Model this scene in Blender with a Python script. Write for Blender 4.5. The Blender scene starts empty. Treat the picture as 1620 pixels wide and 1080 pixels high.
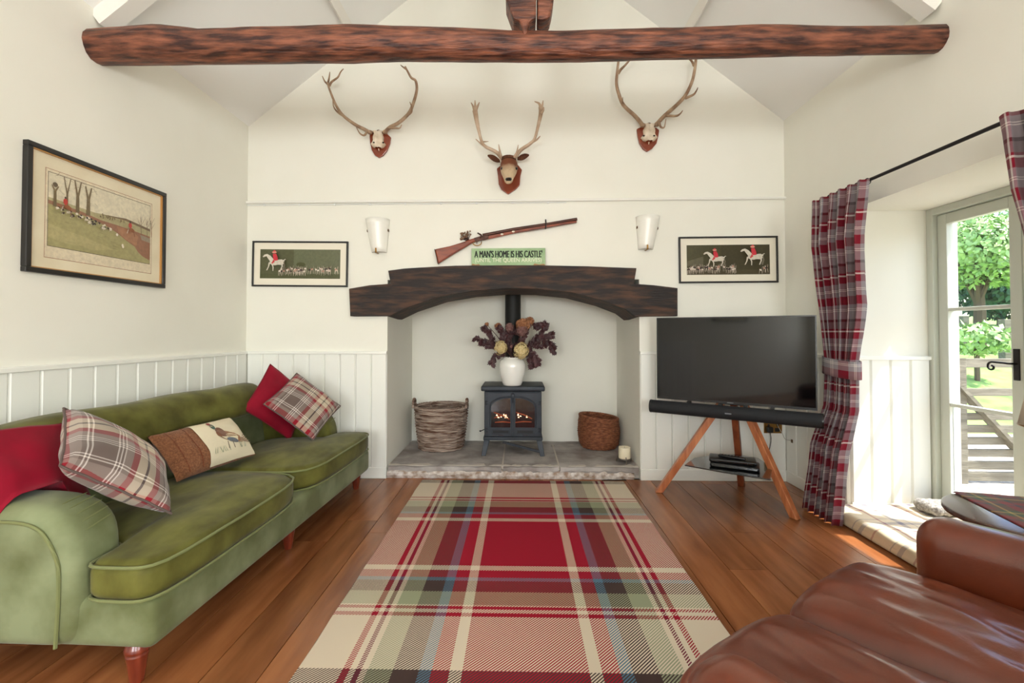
import bpy, bmesh, math, random
from mathutils import Vector, Matrix, noise as mnoise
random.seed(7)
PI = math.pi
sc = bpy.context.scene
COL = sc.collection

# ------------------------------------------------------------------ camera
FPX, YAW, PIT, CX, CY, H = 726.24, 0.023463, 0.018344, 804.54, 511.99, 1.19
fw = Vector((-math.sin(YAW)*math.cos(PIT), math.cos(YAW)*math.cos(PIT), math.sin(PIT)))
rt = Vector((math.cos(YAW), math.sin(YAW), 0))
up = rt.cross(fw)
CAM = Vector((0, 0, H))
cd = bpy.data.cameras.new('camera'); cam = bpy.data.objects.new('camera', cd); COL.objects.link(cam)
cam.matrix_world = Matrix(((rt.x, up.x, -fw.x, 0), (rt.y, up.y, -fw.y, 0), (rt.z, up.z, -fw.z, H), (0, 0, 0, 1)))
cd.sensor_width = 36; cd.lens = FPX/1620*36; cd.clip_start = 0.02; cd.clip_end = 400
cd.shift_x = -(CX-810)/1620; cd.shift_y = (CY-540)/1620
sc.camera = cam
# pixel -> point on a known plane
def ray(px, py): return fw + rt*((px-CX)/FPX) - up*((py-CY)/FPX)
def onY(px, py, Y): d = ray(px, py); return CAM + d*(Y/d.y)
def onX(px, py, X): d = ray(px, py); return CAM + d*(X/d.x)
def onZ(px, py, Z): d = ray(px, py); return CAM + d*((Z-H)/d.z)

# ------------------------------------------------------------------ light
sc.view_settings.view_transform = 'Standard'; sc.view_settings.look = 'None'
sc.view_settings.gamma = 1; sc.view_settings.use_curve_mapping = False
sc.view_settings.exposure = 0.05
w = bpy.data.worlds.new('sky'); sc.world = w; w.use_nodes = True
wn = w.node_tree; bg = wn.nodes['Background']
sky = wn.nodes.new('ShaderNodeTexSky'); sky.sky_type = 'NISHITA'; sky.sun_disc = False
sky.sun_elevation = math.radians(60); sky.sun_rotation = math.radians(110); sky.air_density = 1.0; sky.dust_density = 2.0; sky.ozone_density = 1.0
wn.links.new(sky.outputs[0], bg.inputs[0]); bg.inputs[1].default_value = 0.7
def light(name, typ, loc, direction, energy, color=(1, 1, 1), sx=1, sy=1, angle=.01):
    l = bpy.data.lights.new(name, typ); o = bpy.data.objects.new(name, l); COL.objects.link(o)
    o.location = loc; o.rotation_euler = Vector(direction).to_track_quat('-Z', 'Y').to_euler()
    l.energy = energy; l.color = color
    if typ == 'AREA': l.shape = 'RECTANGLE'; l.size = sx; l.size_y = sy
    else: l.angle = angle
    return o
light('sun', 'SUN', (6, -2, 9), (-1, .4, -2.0), 11.0, (1, .95, .87), angle=.012)
# area lights added at unseen windows (rear wall, right wall) as stand-in daylight
light('window_fill_rear_left', 'AREA', (-1.2, -3.36, 1.5), (0, 1, .22), 105, (.95, .98, 1), 1.3, 1.25)
light('window_fill_rear_right', 'AREA', (1.2, -3.36, 1.5), (0, 1, .22), 105, (.95, .98, 1), 1.3, 1.25)
light('window_fill_side', 'AREA', (2.62, -1.2, 1.5), (-1, 0, .2), 75, (.95, .98, 1), 1.3, 1.2)

# ------------------------------------------------------------------ helpers
def C(r, g, b, a=1):
    f = lambda v: ((v/255+.055)/1.055)**2.4 if v > 10.3 else v/255/12.92
    return (f(r), f(g), f(b), a)
MATS = {}
def pmat(name, col, rough=.5, metal=0., col2=None, vscale=6., vdet=4., stretch=(1, 1, 1), bump=0., bscale=60., coat=0., sheen=0.,
         spec=.5, rand=0., coords='Object', bstretch=None, emit=None, estr=0., trans=0., lo=.35, hi=.65, rvar=0.):
    m = bpy.data.materials.new(name); m.use_nodes = True; N = m.node_tree.nodes; L = m.node_tree.links
    b = N['Principled BSDF']; b.inputs['Base Color'].default_value = col; b.inputs['Roughness'].default_value = rough
    b.inputs['Metallic'].default_value = metal; b.inputs['Specular IOR Level'].default_value = spec
    b.inputs['Coat Weight'].default_value = coat; b.inputs['Coat Roughness'].default_value = .15
    b.inputs['Sheen Weight'].default_value = sheen; b.inputs['Sheen Roughness'].default_value = .4
    b.inputs['Transmission Weight'].default_value = trans
    if emit: b.inputs['Emission Color'].default_value = emit; b.inputs['Emission Strength'].default_value = estr
    tc = N.new('ShaderNodeTexCoord'); src = tc.outputs[coords]
    if rand:
        oi = N.new('ShaderNodeObjectInfo'); va = N.new('ShaderNodeVectorMath'); va.operation = 'MULTIPLY_ADD'
        cmb = N.new('ShaderNodeCombineXYZ')
        for i in range(3): L.new(oi.outputs['Random'], cmb.inputs[i])
        L.new(cmb.outputs[0], va.inputs[0]); va.inputs[1].default_value = (37, 53, 71); L.new(src, va.inputs[2]); src = va.outputs[0]
    if col2:
        mp = N.new('ShaderNodeMapping'); mp.inputs['Scale'].default_value = stretch; L.new(src, mp.inputs[0])
        nz = N.new('ShaderNodeTexNoise'); nz.inputs['Scale'].default_value = vscale; nz.inputs['Detail'].default_value = vdet
        L.new(mp.outputs[0], nz.inputs['Vector'])
        rp = N.new('ShaderNodeValToRGB'); rp.color_ramp.elements[0].position = lo; rp.color_ramp.elements[1].position = hi
        rp.color_ramp.elements[0].color = col; rp.color_ramp.elements[1].color = col2
        L.new(nz.outputs['Fac'], rp.inputs[0]); out = rp.outputs[0]
        if rand:
            hs = N.new('ShaderNodeHueSaturation'); mr = N.new('ShaderNodeMapRange')
            mr.inputs['To Min'].default_value = 1-rand; mr.inputs['To Max'].default_value = 1+rand
            L.new(oi.outputs['Random'], mr.inputs['Value']); L.new(mr.outputs[0], hs.inputs['Value']); L.new(out, hs.inputs['Color']); out = hs.outputs[0]
        L.new(out, b.inputs['Base Color'])
        if rvar:
            mr2 = N.new('ShaderNodeMapRange'); mr2.inputs['To Min'].default_value = rough-rvar; mr2.inputs['To Max'].default_value = rough+rvar
            L.new(nz.outputs['Fac'], mr2.inputs['Value']); L.new(mr2.outputs[0], b.inputs['Roughness'])
    if bump:
        mp2 = N.new('ShaderNodeMapping'); mp2.inputs['Scale'].default_value = bstretch or stretch; L.new(src, mp2.inputs[0])
        n2 = N.new('ShaderNodeTexNoise'); n2.inputs['Scale'].default_value = bscale; n2.inputs['Detail'].default_value = 5
        L.new(mp2.outputs[0], n2.inputs['Vector'])
        bp = N.new('ShaderNodeBump'); bp.inputs['Strength'].default_value = bump; bp.inputs['Distance'].default_value = .01
        L.new(n2.outputs['Fac'], bp.inputs['Height']); L.new(bp.outputs[0], b.inputs['Normal'])
    MATS[name] = m; return m
def ramp(N, stripes):
    rp = N.new('ShaderNodeValToRGB'); cr = rp.color_ramp; cr.interpolation = 'CONSTANT'
    pos = 0.
    els = []
    for end, col in stripes: els.append((pos, col)); pos = end
    tot = pos
    cr.elements[0].position = 0; cr.elements[0].color = els[0][1]
    cr.elements[1].position = min(.9999, els[1][0]/tot); cr.elements[1].color = els[1][1]
    for p, c in els[2:]:
        e = cr.elements.new(min(.9999, p/tot)); e.color = c
    return rp, tot
def tartan(name, su, sv, mirror=False, tw=.012, rough=.9, sheen=.2, twill=True, bump=.3):
    m = bpy.data.materials.new(name); m.use_nodes = True; N = m.node_tree.nodes; L = m.node_tree.links
    b = N['Principled BSDF']; b.inputs['Roughness'].default_value = rough; b.inputs['Sheen Weight'].default_value = sheen; b.inputs['Specular IOR Level'].default_value = .2
    uv = N.new('ShaderNodeUVMap'); uv.uv_map = 'UVMap'; sp = N.new('ShaderNodeSeparateXYZ'); L.new(uv.outputs[0], sp.inputs[0])
    def mth(op, a, bb=None):
        n = N.new('ShaderNodeMath'); n.operation = op
        for i, v in enumerate((a, bb)):
            if v is None: continue
            if isinstance(v, (int, float)): n.inputs[i].default_value = v
            else: L.new(v, n.inputs[i])
        return n.outputs[0]
    outs = []
    for i, s in enumerate((su, sv)):
        rp, tot = ramp(N, s); v = sp.outputs[i]
        v = mth('DIVIDE', mth('ABSOLUTE', v), tot) if mirror else mth('FRACT', mth('DIVIDE', v, tot))
        L.new(v, rp.inputs[0]); outs.append(rp.outputs[0])
    mx = N.new('ShaderNodeMix'); mx.data_type = 'RGBA'
    L.new(outs[0], mx.inputs[6]); L.new(outs[1], mx.inputs[7])
    diag = mth('FRACT', mth('DIVIDE', mth('SUBTRACT', sp.outputs[0], sp.outputs[1]), tw))
    if twill: L.new(mth('GREATER_THAN', diag, .5), mx.inputs[0])
    else: mx.inputs[0].default_value = .5
    L.new(mx.outputs[2], b.inputs['Base Color'])
    if bump:
        bp = N.new('ShaderNodeBump'); bp.inputs['Strength'].default_value = bump; bp.inputs['Distance'].default_value = .002
        L.new(diag, bp.inputs['Height']); L.new(bp.outputs[0], b.inputs['Normal'])
    MATS[name] = m; return m
def attrmat(name, rough=.6, coat=0):
    m = bpy.data.materials.new(name); m.use_nodes = True; N = m.node_tree.nodes; L = m.node_tree.links
    a = N.new('ShaderNodeAttribute'); a.attribute_name = 'print'; b = N['Principled BSDF']
    nz = N.new('ShaderNodeTexNoise'); nz.inputs['Scale'].default_value = 60; nz.inputs['Detail'].default_value = 4
    hs = N.new('ShaderNodeHueSaturation'); mr = N.new('ShaderNodeMapRange'); mr.inputs['To Min'].default_value = .72; mr.inputs['To Max'].default_value = 1.28
    tc = N.new('ShaderNodeTexCoord'); L.new(tc.outputs['Object'], nz.inputs['Vector'])
    L.new(nz.outputs['Fac'], mr.inputs['Value']); L.new(mr.outputs[0], hs.inputs['Value']); L.new(a.outputs['Color'], hs.inputs['Color'])
    L.new(hs.outputs[0], b.inputs['Base Color']); b.inputs['Roughness'].default_value = rough; b.inputs['Coat Weight'].default_value = coat; b.inputs['Coat Roughness'].default_value = .03
    MATS[name] = m; return m

class MB:
    def __init__(s): s.v = []; s.f = []; s.uv = []; s.c = []; s.useuv = False
    def add(s, vs, fs, uv=None, col=None):
        o = len(s.v); s.v += [tuple(p) for p in vs]; s.f += [tuple(i+o for i in f) for f in fs]
        s.uv += (uv if uv else [(p[0], p[1]) for p in vs]); s.useuv |= bool(uv)
        s.c += [col]*len(fs); return s
    def box(s, c, sz, rz=0, R=None):
        x, y, z = sz[0]/2, sz[1]/2, sz[2]/2
        P = [Vector(p) for p in ((-x, -y, -z), (x, -y, -z), (x, y, -z), (-x, y, -z), (-x, -y, z), (x, -y, z), (x, y, z), (-x, y, z))]
        M = R if R else Matrix.Rotation(rz, 3, 'Z')
        return s.add([M @ p+Vector(c) for p in P], [(3, 2, 1, 0), (4, 5, 6, 7), (0, 1, 5, 4), (1, 2, 6, 5), (2, 3, 7, 6), (3, 0, 4, 7)])
    def bb(s, a, b): return s.box([(a[i]+b[i])/2 for i in range(3)], [abs(b[i]-a[i]) for i in range(3)])
    def bar(s, a, b, wd, th, upv=(0, 0, 1)):
        a = Vector(a); b = Vector(b); d = (b-a); l = d.length; d.normalize(); x = d.cross(Vector(upv)).normalized(); y = x.cross(d)
        return s.box((a+b)/2, (wd, th, l), R=Matrix((x, y, d)).transposed())
    def tube(s, pts, rad, n=8, closed=False):
        pts = [Vector(p) for p in pts]; k = len(pts); rad = rad if isinstance(rad, (list, tuple)) else [rad]*k
        vs = []; ref = Vector((.13, .29, .95)).normalized()
        for i, p in enumerate(pts):
            if closed: t = pts[(i+1) % k]-pts[i-1]
            else: t = pts[min(i+1, k-1)]-pts[max(i-1, 0)]
            t.normalize(); x = t.cross(ref)
            if x.length < .05: x = t.cross(Vector((1, 0, 0)))
            x.normalize(); y = t.cross(x)
            for j in range(n): a = 2*PI*j/n; vs.append(p+(x*math.cos(a)+y*math.sin(a))*rad[i])
        fs = [(i*n+j, i*n+(j+1) % n, ((i+1) % k)*n+(j+1) % n, ((i+1) % k)*n+j) for i in range(k if closed else k-1) for j in range(n)]
        if not closed: fs += [tuple(range(n)), tuple(range((k-1)*n+n-1, (k-1)*n-1, -1))]
        return s.add(vs, fs)
    def lathe(s, prof, c=(0, 0, 0), n=24, R=None, sx=1, sy=1):
        vs = []
        for r, z in prof:
            for j in range(n):
                a = 2*PI*j/n; p = Vector((r*math.cos(a)*sx, r*math.sin(a)*sy, z)); vs.append((R @ p if R else p)+Vector(c))
        k = len(prof)
        fs = [(i*n+j, i*n+(j+1) % n, (i+1)*n+(j+1) % n, (i+1)*n+j) for i in range(k-1) for j in range(n)]
        fs += [tuple(range(n-1, -1, -1)), tuple(range((k-1)*n, k*n))]
        return s.add(vs, fs)
    def prism(s, poly, fn, a0, a1):
        n = len(poly); vs = [fn(u, v, a0) for u, v in poly]+[fn(u, v, a1) for u, v in poly]
        fs = [tuple(range(n)), tuple(range(2*n-1, n-1, -1))]+[(i+n, (i+1) % n+n, (i+1) % n, i) for i in range(n)]
        return s.add(vs, fs)
    def grid(s, fn, nu, nv, cu=False, cv=False):
        vs = []; uv = []
        for i in range(nu):
            for j in range(nv):
                r = fn(i/(nu if cu else nu-1), j/(nv if cv else nv-1)); vs.append(r[0]); uv.append(r[1])
        fs = [(i*nv+j, ((i+1) % nu)*nv+j, ((i+1) % nu)*nv+(j+1) % nv, i*nv+(j+1) % nv) for i in range(nu if cu else nu-1) for j in range(nv if cv else nv-1)]
        return s.add(vs, fs, uv)
    def rbox(s, c, sz, r, m=6, k=4, fn=None, uvs=None):
        """rounded box with inner vertices; fn deforms a local point"""
        h = [a/2 for a in sz]; ax = []
        for a in h:
            inner = a-r; l = [-a+r*(1-math.cos(PI/2*i/k)) for i in range(k)]
            mid = [-inner+2*inner*i/m for i in range(m+1)]
            ax.append(l+mid+[-q for q in reversed(l)])
        idx = {}; vs = []; uvl = []; fs = []
        def vert(p):
            key = tuple(round(q, 6) for q in p)
            if key in idx: return idx[key]
            cl = Vector([max(-(h[i]-r), min(h[i]-r, p[i])) for i in range(3)]); d = Vector(p)-cl
            q = cl+d.normalized()*r if d.length > 1e-9 else Vector(p)
            u = uvs(q) if uvs else (q.x, q.y)
            if fn: q = Vector(fn(q))
            idx[key] = len(vs); vs.append(q+Vector(c)); uvl.append(u); return idx[key]
        for a in range(3):
            b, d = (a+1) % 3, (a+2) % 3
            for sgn in (-1, 1):
                for i in range(len(ax[b])-1):
                    for j in range(len(ax[d])-1):
                        q = []
                        for (ii, jj) in ((i, j), (i+1, j), (i+1, j+1), (i, j+1)):
                            p = [0, 0, 0]; p[a] = sgn*h[a]; p[b] = ax[b][ii]; p[d] = ax[d][jj]; q.append(vert(p))
                        if len(set(q)) == 4: fs.append(tuple(q) if sgn > 0 else tuple(reversed(q)))
        return s.add(vs, fs, uvl if uvs else None)
    def pad(s, outline, fn, t0, t1, r, crown=0., k=4, nr=7, crown0=0., cen=None):
        """soft slab: closed outline (u,v) with rounded rims between t0 and t1; fn maps (u,v,t)"""
        n = len(outline); P = [Vector(p) for p in outline]
        area = sum(P[i].x*P[(i+1) % n].y-P[(i+1) % n].x*P[i].y for i in range(n))
        if area < 0: P.reverse()
        nr_ = []
        for i in range(n):
            t = (P[(i+1) % n]-P[i-1]).normalized(); nr_.append(Vector((-t.y, t.x)))
        c = Vector(cen) if cen else sum(P, Vector((0, 0)))/n; rings = []
        def inset(d):
            q = [P[i]+nr_[i]*d for i in range(n)]
            for _ in range(int(d/.004)): q = [(q[i-1]+q[i]*2+q[(i+1) % n])/4 for i in range(n)]
            return [a.lerp(P[i]+(c-P[i]).normalized()*d, .6) for i, a in enumerate(q)]
        base = inset(r)
        for q in range(nr): sct = (q+.15)/nr; rings.append(([c+(p-c)*sct for p in base], t0-crown0*(1-sct**2)))
        for q in range(k+1): a = PI/2*q/k; rings.append((inset(r*(1-math.sin(a))), t0+r*(1-math.cos(a))))
        for q in range(k+1): a = PI/2*q/k; rings.append((inset(r*(1-math.cos(a))), t1-r*(1-math.sin(a))))
        for q in range(nr-1, -1, -1): sct = (q+.15)/nr; rings.append(([c+(p-c)*sct for p in base], t1+crown*(1-sct**2)))
        vs = []; uv = []
        for pts, t in rings:
            for p in pts: vs.append(fn(p.x, p.y, t)); uv.append((p.x, p.y))
        m = len(rings)
        fs = [(i*n+j, i*n+(j+1) % n, (i+1)*n+(j+1) % n, (i+1)*n+j) for i in range(m-1) for j in range(n)]
        fs += [tuple(range(n-1, -1, -1)), tuple(range((m-1)*n, m*n))]
        return s.add(vs, fs, uv)
    def build(s, name, mat, parent=None, smooth=False, world=False, bevel=0., sub=0):
        v = s.v
        if world and parent is not None:
            l = parent['_o']; v = [(p[0]-l[0], p[1]-l[1], p[2]-l[2]) for p in v]
        me = bpy.data.meshes.new(name); me.from_pydata(v, [], s.f); me.update()
        bm = bmesh.new(); bm.from_mesh(me); bmesh.ops.recalc_face_normals(bm, faces=bm.faces); bm.to_mesh(me); bm.free()
        if s.useuv:
            ul = me.uv_layers.new(name='UVMap')
            for l in me.loops: ul.data[l.index].uv = s.uv[l.vertex_index]
        if any(c is not None for c in s.c):
            at = me.attributes.new('print', 'FLOAT_COLOR', 'FACE')
            for i, c in enumerate(s.c): at.data[i].color = c or (1, 1, 1, 1)
        me.materials.append(MATS[mat] if isinstance(mat, str) else mat)
        if smooth:
            me.polygons.foreach_set('use_smooth', [True]*len(me.polygons))
            if smooth != 'full': me.set_sharp_from_angle(angle=math.radians(smooth if smooth is not True else 42))
        o = bpy.data.objects.new(name, me); COL.objects.link(o); o['_o'] = (0, 0, 0)
        if parent is not None: o.parent = parent
        if parent is not None and world: o['_o'] = parent['_o']
        if bevel:
            b = o.modifiers.new('bevel', 'BEVEL'); b.width = bevel; b.segments = 2; b.limit_method = 'ANGLE'
        if sub: q = o.modifiers.new('sub', 'SUBSURF'); q.levels = sub; q.render_levels = sub
        return o
def tag(o, label=None, cat=None, group=None, kind=None):
    if label: o['label'] = label
    if cat: o['category'] = cat
    if group: o['group'] = group
    if kind: o['kind'] = kind
    return o
def thing(name, label, cat, loc=(0, 0, 0), rz=0, group=None, kind=None):
    o = bpy.data.objects.new(name, None); COL.objects.link(o); o.location = loc; o.rotation_euler = (0, 0, rz); o['_o'] = tuple(loc)
    o.empty_display_size = .1
    return tag(o, label, cat, group, kind)
def inst(src, parent, loc, rot=None, name=None, scale=None):
    o = src.copy(); COL.objects.link(o); o.parent = parent; o.location = loc
    if rot is not None: o.rotation_euler = rot
    if scale is not None: o.scale = scale
    return o
def smoothline(pts, n=6, closed=False):
    """Catmull-Rom through points"""
    P = [Vector(p) for p in pts]; k = len(P); out = []
    for i in range(k if closed else k-1):
        p0 = P[i-1] if (closed or i > 0) else P[0]*2-P[1]; p1 = P[i]; p2 = P[(i+1) % k]
        p3 = P[(i+2) % k] if (closed or i+2 < k) else P[-1]*2-P[-2]
        for j in range(n):
            t = j/n; out.append(.5*((2*p1)+(p2-p0)*t+(2*p0-5*p1+4*p2-p3)*t*t+(3*p1-p0-3*p2+p3)*t**3))
    if not closed: out.append(P[-1])
    return out
def lerp(a, b, t): return a+(b-a)*t

# ------------------------------------------------------------------ materials
WHITE = C(247, 243, 228)
pmat('plaster', C(243, 241, 229), .85, bump=.06, bscale=9, col2=C(240, 238, 225), vscale=2)
pmat('panel_paint', C(243, 243, 234), .42, bump=.03, bscale=14)
pmat('ceiling_paint', C(248, 248, 244), .9, bump=.06, bscale=7)
pmat('floor_oak', C(126, 72, 40), .23, col2=C(172, 110, 66), vscale=2.6, vdet=6, stretch=(5, .6, 1), bump=.05, bscale=26, bstretch=(12, .8, 1), rand=.2, lo=.3, hi=.72, rvar=.05)
pmat('floor_gap', C(46, 25, 14), .8)
pmat('log', C(54, 22, 14), .45, col2=C(150, 90, 64), vscale=26, vdet=12, stretch=(.26, 1.6, 1.6), bump=1., bscale=40, bstretch=(.25, 2., 2.), lo=.38, hi=.70)
pmat('lintel_oak', C(40, 35, 34), .7, col2=C(96, 66, 48), vscale=20, vdet=12, stretch=(.2, 1.2, 1.2), bump=1., bscale=40, bstretch=(.25, 2, 2), lo=.45, hi=.72)
pmat('stone', C(134, 125, 119), .75, col2=C(184, 177, 172), vscale=5, vdet=9, bump=.55, bscale=16)
pmat('stone_edge', C(222, 214, 206), .9, col2=C(158, 134, 114), vscale=22, vdet=8, bump=1., bscale=30)
pmat('mortar', C(205, 196, 184), .95, bump=.6, bscale=50)
pmat('velvet', C(74, 71, 23), .62, col2=C(116, 115, 53), vscale=6, vdet=8, stretch=(1, 1.6, 1), sheen=.12, bump=.05, bscale=20, lo=.32, hi=.72, spec=.2)
pmat('velvet_pale', C(100, 106, 67), .62, col2=C(136, 144, 107), vscale=5, vdet=9, sheen=.15, bump=.04, bscale=20, spec=.2)
pmat('velvet_piping', C(118, 124, 76), .7, sheen=.1)
pmat('red_velvet', C(128, 8, 32), .7, col2=C(150, 12, 40), vscale=5, vdet=4, sheen=.15, bump=.15, bscale=8, spec=.2)
pmat('mahogany', C(104, 38, 22), .28, col2=C(142, 62, 38), vscale=8, stretch=(4, 4, .5), coat=.4)
pmat('leather', C(98, 43, 23), .30, col2=C(124, 58, 33), vscale=4, vdet=6, bump=.06, bscale=160, coat=.35, rvar=.05)
pmat('black_metal', C(30, 30, 30), .5, metal=.3)
pmat('stove_iron', C(44, 48, 54), .5, metal=.35, bump=.08, bscale=200, col2=C(54, 59, 66), vscale=9)
pmat('flue', C(24, 24, 22), .6, metal=.2)
pmat('fire_glass', C(20, 12, 9), .05, coat=1.)
pmat('log_burnt', C(60, 30, 18), .8, col2=C(118, 70, 42), vscale=14, emit=C(255, 96, 40), estr=.15)
pmat('flame', C(255, 214, 170), .6, emit=C(255, 206, 160), estr=3.)
pmat('ceramic', C(240, 239, 232), .12, coat=.6)
pmat('wicker', C(96, 64, 46), .7, col2=C(186, 166, 150), vscale=9, vdet=3, stretch=(.7, .7, 7), bump=.3, bscale=60, lo=.36, hi=.64)
pmat('wicker_brown', C(110, 60, 36), .7, col2=C(156, 98, 64), vscale=30, vdet=3, stretch=(1, 1, 3), bump=.3, bscale=80)
pmat('tv_black', C(12, 12, 13), .3)
pmat('tv_screen', C(5, 6, 8), .06, spec=.4)
pmat('sound_fabric', C(20, 22, 26), .75, bump=.2, bscale=400)
pmat('grey_mark', C(120, 122, 126), .4)
pmat('teak', C(176, 98, 58), .4, col2=C(206, 132, 86), vscale=7, stretch=(5, 5, .5), coat=.15)
pmat('teak_dark', C(120, 56, 30), .4, col2=C(150, 80, 46), vscale=7, stretch=(5, 5, .5))
pmat('black_glass', C(10, 11, 13), .04, coat=1.)
pmat('brass', C(150, 112, 58), .3, metal=.9)
pmat('dark_brass', C(96, 72, 44), .4, metal=.6)
pmat('frosted', C(248, 246, 236), .35, coat=.3)
pmat('frame_black', C(22, 20, 18), .4, coat=.2)
pmat('frame_gilt', C(190, 140, 80), .4, metal=.3)
pmat('mount_board', C(240, 233, 214), .9)
pmat('mount_aged', C(234, 224, 196), .9, col2=C(226, 214, 184), vscale=6)
attrmat('print', .35, .25)
pmat('antler', C(132, 100, 74), .5, col2=C(186, 158, 128), vscale=14, vdet=6, bump=.3, bscale=60)
pmat('antler_pale', C(176, 148, 120), .5, col2=C(206, 182, 156), vscale=12, bump=.25, bscale=60)
pmat('bone', C(206, 186, 158), .7, col2=C(232, 218, 196), vscale=18, bump=.4, bscale=50)
pmat('plaque', C(116, 46, 20), .3, col2=C(142, 62, 30), vscale=6, coat=.4)
pmat('fur', C(120, 78, 48), .85, col2=C(200, 172, 136), vscale=9, vdet=5, bump=.6, bscale=120, lo=.35, hi=.6)
fm = MATS['fur']; N = fm.node_tree.nodes; L = fm.node_tree.links
_tc = N.new('ShaderNodeTexCoord'); _sp = N.new('ShaderNodeSeparateXYZ'); L.new(_tc.outputs['Object'], _sp.inputs[0])
_mr = N.new('ShaderNodeMapRange'); _mr.inputs['From Min'].default_value = .10; _mr.inputs['From Max'].default_value = .24; L.new(_sp.outputs['Z'], _mr.inputs['Value'])
_nz = N.new('ShaderNodeTexNoise'); _nz.inputs['Scale'].default_value = 18; _ad = N.new('ShaderNodeMath'); _ad.operation = 'MULTIPLY_ADD'; _ad.inputs[1].default_value = .6; L.new(_tc.outputs['Object'], _nz.inputs['Vector'])
L.new(_nz.outputs['Fac'], _ad.inputs[0]); L.new(_mr.outputs[0], _ad.inputs[2]); _rp = N.new('ShaderNodeValToRGB'); _rp.color_ramp.elements[0].position = .35; _rp.color_ramp.elements[1].position = 1.25/1.6+.1
_rp.color_ramp.elements[0].color = C(206, 180, 146); _rp.color_ramp.elements[1].color = C(122, 66, 34); L.new(_ad.outputs[0], _rp.inputs[0]); L.new(_rp.outputs[0], N['Principled BSDF'].inputs['Base Color'])
pmat('fur_dark', C(74, 42, 24), .9, col2=C(104, 62, 36), vscale=20, bump=.8, bscale=90)
pmat('eye_black', C(14, 10, 8), .1, coat=1)
pmat('gun_steel', C(64, 40, 32), .35, metal=.5, col2=C(90, 58, 46), vscale=10)
pmat('gun_wood', C(112, 46, 24), .35, col2=C(146, 68, 38), vscale=8, stretch=(1, 3, 3), coat=.3)
pmat('ivory', C(230, 220, 196), .4)
pmat('dried_grass', C(120, 92, 70), .9, col2=C(160, 130, 104), vscale=20)
pmat('sign_green', C(150, 180, 134), .7, col2=C(170, 196, 152), vscale=9, bump=.15, bscale=40)
pmat('sign_worn', C(170, 130, 92), .9)
pmat('letter_black', C(26, 32, 28), .7)
pmat('letter_cream', C(236, 236, 214), .7)
pmat('white_gloss', C(243, 241, 232), .35)
pmat('door_paint', C(206, 210, 198), .4)
pmat('iron_rod', C(30, 26, 26), .5, metal=.4)
pmat('fleece', C(176, 172, 166), .95, col2=C(120, 116, 112), vscale=60, bump=1., bscale=120)
pmat('tweed', C(116, 72, 46), .95, col2=C(148, 98, 64), vscale=120, bump=.4, bscale=200, sheen=.2)
pmat('linen', C(232, 220, 190), .95, bump=.2, bscale=200)
pmat('navy_velvet', C(32, 34, 20), .8, sheen=.4)
pmat('table_wood', C(70, 44, 36), .22, col2=C(92, 60, 48), vscale=6, stretch=(1, 5, 1), coat=.5)
pmat('lampshade', C(214, 204, 184), .9, bump=.1, bscale=150)
pmat('candle_wax', C(238, 226, 196), .5)
pmat('pewter', C(120, 112, 104), .4, metal=.7)
pmat('hydrangea_cream', C(206, 180, 120), .9, col2=C(232, 214, 164), vscale=60)
pmat('hydrangea_brown', C(146, 92, 58), .9, col2=C(186, 132, 92), vscale=50)
pmat('hydrangea_mauve', C(112, 76, 72), .9, col2=C(150, 112, 104), vscale=50)
pmat('dark_leaf', C(44, 18, 22), .5, col2=C(74, 30, 34), vscale=20, rand=.3)
pmat('stem', C(66, 36, 28), .7)
pmat('gate_wood', C(98, 92, 78), .9, col2=C(126, 120, 104), vscale=6, stretch=(.6, 4, 4), bump=.5, bscale=20)
pmat('gravel', C(196, 186, 170), .95, col2=C(130, 122, 112), vscale=22, vdet=6, bump=1., bscale=40)
pmat('grass', C(92, 130, 56), .95, col2=C(140, 170, 86), vscale=3, vdet=6, bump=.6, bscale=30)
pmat('leaf_green', C(120, 160, 84), .6, col2=C(176, 204, 134), vscale=2)
pmat('leaf_dark', C(48, 82, 62), .8, col2=C(76, 112, 86), vscale=2)
pmat('bark', C(92, 76, 60), .9, bump=.8, bscale=14)
pmat('white_plastic', C(236, 236, 232), .4)
pmat('cable', C(190, 186, 176), .5)
gl = bpy.data.materials.new('window_glass'); gl.use_nodes = True
_n = gl.node_tree.nodes; _l = gl.node_tree.links; _n.remove(_n['Principled BSDF'])
_t = _n.new('ShaderNodeBsdfTransparent'); _t.inputs[0].default_value = (.97, .98, .98, 1); _g = _n.new('ShaderNodeBsdfGlossy'); _g.inputs['Roughness'].default_value = .02
_x = _n.new('ShaderNodeMixShader'); _fr = _n.new('ShaderNodeFresnel'); _fr.inputs[0].default_value = 1.45
_ge = _n.new('ShaderNodeNewGeometry'); _mu = _n.new('ShaderNodeMath'); _mu.operation = 'MULTIPLY'; _sb = _n.new('ShaderNodeMath'); _sb.operation = 'SUBTRACT'; _sb.inputs[0].default_value = 1
_l.new(_ge.outputs['Backfacing'], _sb.inputs[1]); _l.new(_sb.outputs[0], _mu.inputs[0]); _l.new(_fr.outputs[0], _mu.inputs[1])
_l.new(_mu.outputs[0], _x.inputs[0]); _l.new(_t.outputs[0], _x.inputs[1]); _l.new(_g.outputs[0], _x.inputs[2]); _l.new(_x.outputs[0], _n['Material Output'].inputs[0]); MATS['glass'] = gl
RED, CREAM, GREEN, DARK, BLUE, PURP = C(156, 20, 42), C(218, 202, 178), C(150, 154, 124), C(70, 54, 50), C(84, 116, 136), C(112, 24, 50)
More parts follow.
